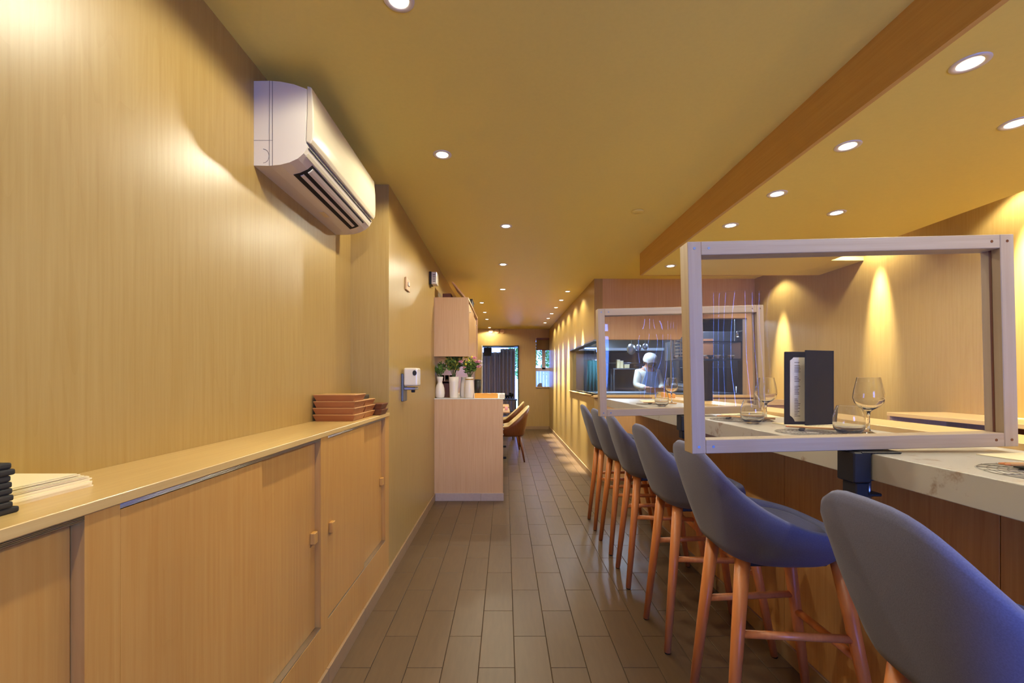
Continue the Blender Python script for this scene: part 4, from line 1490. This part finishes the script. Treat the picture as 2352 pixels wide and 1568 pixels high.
# glassware side table before the doorway
t = thing('side_table', 'dark side table with glassware in front of the curtained doorway', 'table', (0.09, 10.15, 0))
obj('table_top', B(-0.32, 0.19, -0.2, 0.2, 0.72, 0.745, 0.004), M_BLACK, t)
for sx in (-0.28, 0.15):
    for sy in (-0.16, 0.16):
        obj('leg', B(sx - 0.015, sx + 0.015, sy - 0.015, sy + 0.015, 0, 0.72), M_BLACK, t)
obj('lower_shelf', B(-0.29, 0.16, -0.17, 0.17, 0.46, 0.48), M_BLACK, t)
for k in range(7):
    g = thing('carafe', f'{ORD[k]} clear glass from the left on the dark side table', 'glass', (-0.16 + 0.055 * k, 10.05 + 0.06 * (k % 2), 0.745), 0, 'glasses on the side table')
    h = 0.10 + 0.05 * ((k * 3) % 4) / 3
    obj('bowl', lathe(bmesh.new(), [(0, 0.0044), (0.023, 0.0044), (0.03, 0.02), (0.028, h), (0.0265, h), (0.028, 0.02), (0, 0.007)], 18), M_GLASS, g)
    obj('base', lathe(bmesh.new(), [(0, 0), (0.022, 0), (0.022, 0.004), (0, 0.0042)], 18), M_GLASS, g)

# curtain panels in the annex
def curtain(x0, x1, y, z0, z1, label, folds):
    t = thing('curtain', label, 'curtain', ((x0 + x1) / 2, y, z0), 0, 'annex curtains')
    w = (x1 - x0) / 2
    bm = bmesh.new()
    n = folds * 12
    H = z1 - z0
    cols = []
    for i in range(n + 1):
        x = -w + 2 * w * i / n
        yy = 0.05 * math.sin(2 * PI * folds * i / n) + 0.012 * math.sin(7.3 * i / n * PI)
        cols.append((x, yy))
    V0 = [bm.verts.new((x, y_, 0)) for x, y_ in cols]
    V1 = [bm.verts.new((x, y_, H)) for x, y_ in cols]
    for i in range(n):
        f = bm.faces.new((V0[i], V0[i + 1], V1[i + 1], V1[i]))
        f.smooth = True
    c = obj('cloth', bm, M_CURTAIN, t)
    for k in range(folds):
        x = -w + 2 * w * (k + 0.5) / folds
        bm = bmesh.new()
        path(bm, [(x, 0.028 * math.cos(2 * PI * i / 14) - 0.0, H - 0.05 + 0.028 * math.sin(2 * PI * i / 14)) for i in range(14)], 0.006, 5, True)
        obj('eyelet', bm, M_STEEL, c)
    return t


curtain(-0.75, -0.10, 11.42, 0.02, 1.90, 'grey curtain panel on the left in the far doorway', 5)
curtain(-0.12, 0.26, 11.28, 0.02, 1.98, 'grey eyelet curtain panel on the right in the far doorway', 4)
t = thing('curtain_rod', 'thin rod carrying the annex curtains', 'rod', (0, 11.36, 2.0))
obj('bar', cone(bmesh.new(), (-0.9, 0, 0.02), (0.66, 0, 0.02), 0.010, 0.010, 10), M_STEEL, t)
obj('bracket', B(0.40, 0.42, -0.01, 0.03, -0.02, 0.02), M_STEEL, t)
t = thing('loudspeaker', 'black loudspeaker hanging inside the far doorway', 'loudspeaker', (-0.43, 10.95, 1.78))
obj('housing', B(-0.10, 0.10, -0.09, 0.09, 0, 0.20, 0.008), M_BLACK, t)
obj('grille', B(-0.09, 0.09, -0.093, -0.089, 0.01, 0.19), M_BLACKM, t)
obj('bracket', B(-0.015, 0.015, -0.02, 0.02, 0.20, 0.64), M_BLACK, t)
t = thing('sill_box', 'small dark box on the sill of the far window', 'box', (0.835, YF + 0.03, 1.0202))
obj('body', prism(bmesh.new(), [(-0.06, 0), (0.06, 0), (0.055, 0.09), (0.0, 0.095), (-0.05, 0.05)], 'y', -0.04, 0.04, 0.006), M_GREYP, t)
obj('label_plate', B(0.0, 0.05, -0.042, -0.039, 0.02, 0.07), M_STEELD, t)

# garden outside the small window
fe = thing('garden_fence', 'white board fence outside the far window', 'fence', (0.95, 12.3, 0))
for k in range(14):
    obj('board', B(-0.55 + k * 0.085, -0.55 + k * 0.085 + 0.078, 0, 0.02, 0.3, 1.41, 0.002), M_WHITEPAINT, fe)
obj('cap_rail', B(-0.56, 0.66, -0.02, 0.04, 1.41, 1.44, 0.004), M_WHITEPAINT, fe)
for q, (x, y) in enumerate(((0.55, 13.5), (1.55, 13.7))):
    t = thing('garden_tree', ['left', 'right'][q] + ' leafy tree outside the far window', 'tree', (x, y, 0), 0, 'garden trees')
    obj('trunk', cone(bmesh.new(), (0, 0, -0.1), (0, 0, 1.5), 0.05, 0.03, 10), M_WALNUT, t)
    bm = bmesh.new()
    for k in range(2600):
        v = Vector((random.gauss(0, 1), random.gauss(0, 1), random.gauss(0, 1)))
        v = v.normalized() * (random.random() ** 0.4)
        p = Vector((v.x * 0.49, v.y * 0.45, 2.1 + v.z * 1.0))
        leaf(bm, p, Vector((random.uniform(-1, 1), random.uniform(-1, 1), random.uniform(-0.6, 1))), 0.10, 0.03)
    obj('crown', bm, M_GREEN, t, recalc=False)['kind'] = 'stuff'

# ------------------------------------------------------------------ kitchen
KX1, KY1 = 4.2, 9.6
bm = bmesh.new()
box(bm, XK + 0.1, KX1, KY1, KY1 + 0.1, 0, CEIL)
struct('wall_kitchen_rear', bm, M_KWALL, 'steel-clad rear wall of the kitchen')
struct('wall_kitchen_right', B(KX1, KX1 + 0.1, YK + 0.1, KY1, 0, CEIL), M_KDARK, 'dark right wall of the kitchen')
struct('wall_kitchen_return', B(XR, KX1, YK + 0.0, YK + 0.1, 0, CEIL), M_KDARK, 'wall closing the kitchen beside the bar')


def tube_lamp(x, y, label, L=1.2, power=75):
    t = thing('tube_light', label, 'ceiling light', (x, y, CEIL), 0, 'kitchen tube lights')
    obj('housing', B(-0.06, 0.06, -L / 2, L / 2, -0.04, 0, 0.004), M_WPLASTIC, t)
    obj('tube', cone(bmesh.new(), (0, -L / 2 + 0.03, -0.055), (0, L / 2 - 0.03, -0.055), 0.014, 0.014, 12), M_TUBE, t)
    l = bpy.data.lights.new('lamp', 'AREA')
    l.shape = 'RECTANGLE'
    l.size, l.size_y = 0.1, L
    l.energy = power
    l.color = (0.62, 0.78, 1.0)
    o = bpy.data.objects.new('lamp', l)
    o.location = (0, 0, -0.075)
    COL.objects.link(o)
    o.parent = t


tube_lamp(1.9, 7.4, 'tube light on the kitchen ceiling above the cook')
tube_lamp(3.2, 7.0, 'tube light on the kitchen ceiling at the right')

# extractor hood and steel shelf along the rear
hood = thing('extractor_hood', 'steel extractor hood across the rear of the kitchen', 'hood', (2.3, 8.9, 1.78))
obj('canopy', prism(bmesh.new(), [(-0.55, 0), (0.65, 0), (0.65, 0.6), (-0.1, 0.6)], 'x', -1.05, 0.95, 0.005), M_STEEL, hood)
obj('lip', B(-1.06, 0.96, -0.56, -0.545, -0.03, 0.02), M_STEEL, hood)
sh = thing('steel_shelf', 'long bright steel shelf in the kitchen below the hood', 'shelf', (2.3, 8.75, 1.52))
obj('board', B(-0.3, 0.55, 0, 0.30, 0, 0.02, 0.003), M_STEEL, sh)
obj('front_edge', cone(bmesh.new(), (-0.3, 0, 0.01), (0.55, 0, 0.01), 0.014, 0.014, 10), M_STEEL, sh)
for x in (-0.28, 0.5):
    obj('bracket', B(x, x + 0.02, 0.0, 0.84, -0.05, 0.0), M_STEEL, sh)
# hanging ladles / pans
Y = 7.2
for k, (x, z1, z0) in enumerate(((2.063, 1.885, 1.671), (2.184, 1.885, 1.700), (2.290, 1.885, 1.714))):
    t = thing('hanging_ladle' if k else 'hanging_pan', ['round steel pan hanging behind the hatch', 'first steel ladle hanging right of the pan', 'second steel ladle hanging right of the pan'][k], 'ladle' if k else 'pan', (x, Y, z1 + 0.12), 0)
    obj('handle', path(bmesh.new(), [(0, 0, 0), (0, 0, z0 - z1 - 0.05)], 0.006, 8), M_STEEL, t)
    obj('bowl', sphere(bmesh.new(), (0, 0, z0 - z1 - 0.09), 0.075 if k == 0 else 0.045, 18, 10, (1, 0.45, 1.2)), M_STEEL, t)
hr = thing('hanging_rail', 'steel rail carrying the pan and ladles', 'rail', (2.15, 7.2, 1.98))
obj('bar', cone(bmesh.new(), (-0.4, 0, 0), (0.5, 0, 0), 0.009, 0.009, 10), M_STEEL, hr)
for x in (-0.38, 0.48):
    obj('hanger', cone(bmesh.new(), (x, 0, 0), (x, 0, CEIL - 1.98), 0.006, 0.006, 8), M_STEEL, hr)
# rack with containers
rk = thing('wall_rack', 'low steel rack behind the cook holding cream containers', 'rack', (2.28, 8.55, 0))
obj('board', B(-0.18, 0.35, 0, 0.28, 1.40, 1.42), M_STEELD, rk)
for x in (-0.17, 0.33):
    obj('post', B(x, x + 0.02, 0.24, 0.26, 0, 1.40), M_STEELD, rk)
    obj('post', B(x, x + 0.02, 0.02, 0.04, 0, 1.40), M_STEELD, rk)
for k, (dx, h) in enumerate(((-0.07, 0.17), (-0.005, 0.15), (0.095, 0.08))):
    t = thing('food_container', ['tall cream container, leftmost on the steel rack', 'tall cream container beside the leftmost one on the steel rack', 'low white container on the steel rack'][k], 'container', (2.28 + dx, 8.62, 1.4202), 0, 'containers on the steel rack')
    w_ = 0.03 if k < 2 else 0.05
    obj('tub', B(-w_, w_, -0.04, 0.04, 0, h - 0.015, 0.004), M_CONT, t)
    obj('lid', B(-w_ - 0.002, w_ + 0.002, -0.042, 0.042, h - 0.015, h, 0.003), M_WPLASTIC, t)
# prep line in front of the cook
kp = thing('kitchen_worktable', 'steel work table the cook stands behind', 'table', (2.1, 6.55, 0))
obj('table_top', B(-0.85, 1.2, -0.35, 0.45, 0.985, 1.02, 0.003), M_STEELD, kp)
obj('apron', B(-0.83, 1.18, -0.33, -0.31, 0.55, 0.985), M_KDARK, kp)
for x in (-0.8, 1.12):
    for y in (-0.3, 0.38):
        obj('leg', B(x, x + 0.04, y, y + 0.04, 0, 0.985), M_STEELD, kp)
t = thing('wooden_box_insert', 'brown wooden box on the work table before the cook', 'box', (2.22, 6.35, 1.0202))
obj('front', B(-0.16, 0.16, -0.09, -0.075, 0, 0.07), M_KBROWN, t)
obj('back', B(-0.16, 0.16, 0.075, 0.09, 0, 0.07), M_KBROWN, t)
obj('side', B(-0.16, -0.145, -0.075, 0.075, 0, 0.07), M_KBROWN, t)
obj('side', B(0.145, 0.16, -0.075, 0.075, 0, 0.07), M_KBROWN, t)
t = thing('rice_cooker', 'round grey cooker on the work table right of the cook', 'cooker', (2.60, 6.5, 1.0202))
obj('pot', lathe(bmesh.new(), [(0, 0), (0.15, 0), (0.17, 0.02), (0.17, 0.09), (0, 0.09)], 28), M_STEELD, t)
obj('lid', lathe(bmesh.new(), [(0.172, 0.09), (0.172, 0.10), (0.12, 0.125), (0.03, 0.135), (0, 0.135)], 28), M_STEEL, t)
obj('handle', sphere(bmesh.new(), (0, 0, 0.145), 0.018), M_BLACK, t)
# dish shelf at right and steel pole
ds = thing('dish_shelf', 'hanging shelf with rows of bowls at the right of the hatch', 'shelf', (2.62, 6.7, 1.50))
obj('board', B(-0.13, 0.9, -0.15, 0.15, 0.0, 0.02), M_STEEL, ds)
obj('board', B(-0.13, 0.9, -0.15, 0.15, 0.26, 0.28), M_STEEL, ds)
obj('side', B(-0.13, -0.115, -0.15, 0.15, 0.02, 0.26), M_STEEL, ds)
obj('side', B(0.885, 0.9, -0.15, 0.15, 0.02, 0.26), M_STEEL, ds)
for x in (-0.1, 0.87):
    obj('hanger', B(x, x + 0.015, -0.01, 0.01, 0.28, CEIL - 1.5), M_STEEL, ds)
for k in range(9):
    t = thing('bowl', f'{ORD[k]} bowl from the left on the hanging dish shelf', 'bowl', (2.62 - 0.06 + 0.105 * k, 6.62, 1.5202), 0, 'bowls on the dish shelf')
    obj('body', lathe(bmesh.new(), [(0, 0), (0.022, 0), (0.022, 0.006), (0.042, 0.03), (0.048, 0.055), (0.045, 0.055), (0.038, 0.03), (0, 0.01)], 20), M_STEELD if k % 2 else M_CERAMIC, t)
    obj('foot_ring', lathe(bmesh.new(), [(0.018, 0.0), (0.024, 0.0), (0.024, 0.005), (0.018, 0.005)], 20), M_STEELD, t)
po = thing('steel_pole', 'thin pale pole standing on the work table inside the hatch', 'pole', (2.355, 6.25, 1.0202))
obj('shaft', cone(bmesh.new(), (0, 0, 0), (0, 0, CEIL - 1.0202), 0.011, 0.011, 12), M_WPLASTIC, po)
obj('flange', cone(bmesh.new(), (0, 0, 0), (0, 0, 0.01), 0.03, 0.03, 14), M_STEEL, po)
# tall units at the right: fridge, brown board, wire basket, small lamp
fr = thing('tall_fridge', 'tall dark refrigerator seen through the right end of the hatch', 'refrigerator', (3.25, 7.05, 0))
obj('body', B(-0.45, 0.5, 0.05, 0.7, 0.05, 1.98, 0.005), M_KDARK, fr)
for a, b in ((-0.44, 0.02), (0.03, 0.49)):
    dd = obj('door', B(a, b, 0.02, 0.05, 0.1, 1.40, 0.004), M_KDARK, fr)
    obj('handle', cone(bmesh.new(), (b - 0.04, 0.0, 0.6), (b - 0.04, 0.0, 1.1), 0.010, 0.010, 10), M_STEEL, dd)
obj('notice_board', B(-0.36, 0.10, 0.035, 0.05, 1.52, 1.86, 0.002), M_KBROWN, fr)
obj('foot_rail', B(-0.44, 0.49, 0.08, 0.66, 0, 0.05), M_BLACK, fr)
wb = thing('wire_basket', 'white wire basket hanging in the dark kitchen doorway', 'basket', (2.47, 5.9, 1.52))
for z in (0.0, 0.045, 0.09, 0.135, 0.18, 0.225):
    bm = bmesh.new()
    path(bm, [(-0.16, -0.1, z), (0.12, -0.1, z), (0.12, 0.1, z), (-0.16, 0.1, z)], 0.003, 6, True)
    obj('wire_ring', bm, M_WPLASTIC, wb)
for x, y in ((-0.16, -0.1), (0.12, -0.1), (0.12, 0.1), (-0.16, 0.1)):
    obj('corner_wire', cone(bmesh.new(), (x, y, 0), (x, y, CEIL - 1.52), 0.004, 0.004, 6), M_WPLASTIC, wb)
lp = thing('work_lamp', 'small bright work lamp at the right jamb of the kitchen doorway', 'lamp', (2.93, 5.55, 1.80))
obj('bracket', B(-0.008, 0.008, -0.19, 0.01, 0.005, 0.02), M_BLACK, lp)
obj('shade', lathe(bmesh.new(), [(0.012, 0.02), (0.03, -0.05), (0.028, -0.05), (0.010, 0.015)], 16), M_STEEL, lp)
obj('bulb', sphere(bmesh.new(), (0, 0, -0.035), 0.018), M_TUBE, lp)
# teal apron hanging at the left, seen through the strip window
t = thing('hanging_cloth', 'dark teal cloth hanging by the kitchen strip window', 'cloth', (1.62, 7.9, 0.75))
bm = bmesh.new()
Va, Vb = [], []
for i in range(25):
    x = -0.17 + 0.34 * i / 24
    y = 0.02 * math.sin(i * 1.3)
    Va.append(bm.verts.new((x, y, 0))); Vb.append(bm.verts.new((x * 0.8, y * 0.6, 0.80)))
for i in range(24):
    bm.faces.new((Va[i], Va[i + 1], Vb[i + 1], Vb[i])).smooth = True
c_ = obj('cloth', bm, M_TEAL, t)
c_.modifiers.new('thick', 'SOLIDIFY').thickness = 0.006
obj('hook_bar', cone(bmesh.new(), (-0.2, 0.01, 0.80), (0.2, 0.01, 0.80), 0.008, 0.008, 8), M_STEEL, t)
obj('hook_post', cone(bmesh.new(), (0.0, 0.02, 0.80), (0.0, 0.02, CEIL - 0.75), 0.008, 0.008, 8), M_STEEL, t)
t = thing('storage_unit', 'tall blue-grey storage unit at the left of the kitchen', 'cabinet', (1.75, 8.6, 0))
obj('body', B(-0.55, 0.22, 0, 0.6, 0, 1.72, 0.005), M_STEELD, t)
obj('door', B(-0.54, 0.21, -0.02, 0, 0.1, 1.70, 0.003), M_STEEL, t)
obj('handle', cone(bmesh.new(), (0.15, -0.04, 0.7), (0.15, -0.04, 1.1), 0.009, 0.009, 8), M_WPLASTIC, t)

# ------------------------------------------------------------------ the cook (skin-modifier figures)
def skinned(name, verts, edges, radii, mat, parent, root=0, sub=2):
    me = bpy.data.meshes.new(name)
    me.from_pydata(verts, edges, [])
    o = bpy.data.objects.new(name, me)
    COL.objects.link(o)
    me.materials.append(mat)
    sk = o.modifiers.new('skin', 'SKIN')
    sk.use_smooth_shade = True
    for i, r in enumerate(radii):
        sv = me.skin_vertices[0].data[i]
        sv.radius = r if isinstance(r, tuple) else (r, r)
        sv.use_root = (i == root)
    ss = o.modifiers.new('sub', 'SUBSURF')
    ss.levels = sub
    ss.render_levels = sub
    o.parent = parent
    return o


cook = thing('person', 'cook in a pale cap, dark mask and white jacket looking down behind the hatch', 'person', (2.50, 7.75, 0), math.radians(8))
# faces -y (towards the bar), head bowed
bv = [(0, 0, 0.93), (0, 0.0, 1.08), (0, -0.01, 1.24), (0, -0.03, 1.36), (0, -0.06, 1.43), (0, -0.10, 1.50), (0, -0.115, 1.58),   # 0-6 spine, neck, head
      (0.17, -0.02, 1.33), (0.23, -0.05, 1.10), (0.15, -0.26, 1.06), (0.11, -0.33, 1.065),                                        # 7-10 right arm
      (-0.17, -0.02, 1.33), (-0.23, -0.05, 1.10), (-0.15, -0.26, 1.06), (-0.11, -0.33, 1.065),                                    # 11-14 left arm
      (0.095, 0, 0.88), (0.10, -0.02, 0.48), (0.10, 0.02, 0.08), (0.10, -0.13, 0.045),                                            # 15-18 leg
      (-0.095, 0, 0.88), (-0.10, -0.02, 0.48), (-0.10, 0.02, 0.08), (-0.10, -0.13, 0.045)]                                        # 19-22
be = [(0, 1), (1, 2), (2, 3), (3, 4), (4, 5), (5, 6), (3, 7), (7, 8), (8, 9), (9, 10), (3, 11), (11, 12), (12, 13), (13, 14), (0, 15), (15, 16), (16, 17), (17, 18), (0, 19), (19, 20), (20, 21), (21, 22)]
br = [(0.15, 0.10), (0.14, 0.095), (0.15, 0.10), (0.14, 0.09), 0.055, 0.085, 0.085, 0.06, 0.045, 0.032, 0.028, 0.06, 0.045, 0.032, 0.028, 0.08, 0.058, 0.045, 0.035, 0.08, 0.058, 0.045, 0.035]
skinned('body', bv, be, br, M_SKIN, cook)
jv = [bv[i] for i in (0, 1, 2, 3)] + [(0, -0.04, 1.405)] + [bv[i] for i in (7, 8, 9, 11, 12, 13)]
je = [(0, 1), (1, 2), (2, 3), (3, 4), (3, 5), (5, 6), (6, 7), (3, 8), (8, 9), (9, 10)]
jr = [(0.175, 0.125), (0.165, 0.118), (0.178, 0.125), (0.17, 0.112), (0.07, 0.07), 0.08, 0.064, 0.05, 0.08, 0.064, 0.05]
skinned('jacket', jv, je, jr, M_JACKET, cook)
tv = [bv[i] for i in (0, 15, 16, 17, 19, 20, 21)]
skinned('trousers', tv, [(0, 1), (1, 2), (2, 3), (0, 4), (4, 5), (5, 6)], [(0.17, 0.12), 0.098, 0.078, 0.062, 0.098, 0.078, 0.062], M_TROUSER, cook)
bm = bmesh.new()
poly = [(-0.13, 0.45), (0.13, 0.45), (0.16, 0.9), (0.15, 1.15), (0.09, 1.34), (-0.09, 1.34), (-0.15, 1.15), (-0.16, 0.9)]
prism(bm, poly, 'y', -0.165, -0.150, 0.004)
for v in bm.verts:
    v.co.y += 0.35 * v.co.x ** 2 * 4 - 0.0
obj('apron', bm, M_APRON, cook)
for s in (-1, 1):
    obj('apron_strap', path(bmesh.new(), [(0.08 * s, -0.155, 1.33), (0.085 * s, -0.11, 1.40), (0.07 * s, 0.02, 1.43), (0.05 * s, 0.10, 1.36)], 0.012, 6), M_APRON, cook)
# cap: domed, tipped with the bowed head
bm = bmesh.new()
lathe(bm, [(0.112, -0.03), (0.116, 0.0), (0.116, 0.03), (0.106, 0.065), (0.08, 0.092), (0.04, 0.106), (0, 0.110)], 28)
cp = obj('cap', bm, M_CAP, cook)
cp.location = (0, -0.115, 1.555)
cp.rotation_euler = (math.radians(28), 0, 0)
bm = bmesh.new()
lathe(bm, [(0.117, -0.032), (0.119, -0.028), (0.119, 0.002), (0.117, 0.006)], 28)
cb = obj('cap_band', bm, M_JACKET, cp)
bm = bmesh.new()
sphere(bm, (0, 0, 0), 0.075, 16, 10, (0.95, 0.55, 0.8))
mk = obj('mask', bm, M_MASK, cook)
mk.location = (0, -0.175, 1.475)
mk.rotation_euler = (math.radians(25), 0, 0)
for s in (-1, 1):
    obj('ear', sphere(bmesh.new(), (0.098 * s, -0.09, 1.515), 0.024, 10, 6, (0.5, 0.8, 1.3)), M_SKIN, cook)
    obj('eye', sphere(bmesh.new(), (0.035 * s, -0.192, 1.535), 0.011, 8, 6), M_BLACK, cook)
# hands: palm with five bent fingers
for s in (-1, 1):
    hv = [(0.11 * s, -0.33, 1.065), (0.10 * s, -0.375, 1.06), (0.095 * s, -0.41, 1.055)]
    he = [(0, 1), (1, 2)]
    hr_ = [0.027, (0.034, 0.018), (0.036, 0.014)]
    for f in range(4):
        bx = 0.095 * s + (f - 1.5) * 0.019
        L = (0.058, 0.068, 0.064, 0.05)[f]
        n0 = len(hv)
        hv += [(bx, -0.425, 1.053), (bx, -0.425 - L * 0.5, 1.048), (bx, -0.425 - L * 0.8, 1.034)]
        he += [(2, n0), (n0, n0 + 1), (n0 + 1, n0 + 2)]
        hr_ += [0.009, 0.0085, 0.007]
    n0 = len(hv)
    hv += [(0.10 * s - 0.036 * s, -0.385, 1.055), (0.10 * s - 0.052 * s, -0.415, 1.045)]
    he += [(1, n0), (n0, n0 + 1)]
    hr_ += [0.010, 0.008]
    skinned('hand', hv, he, hr_, M_SKIN, cook, 0, 1)
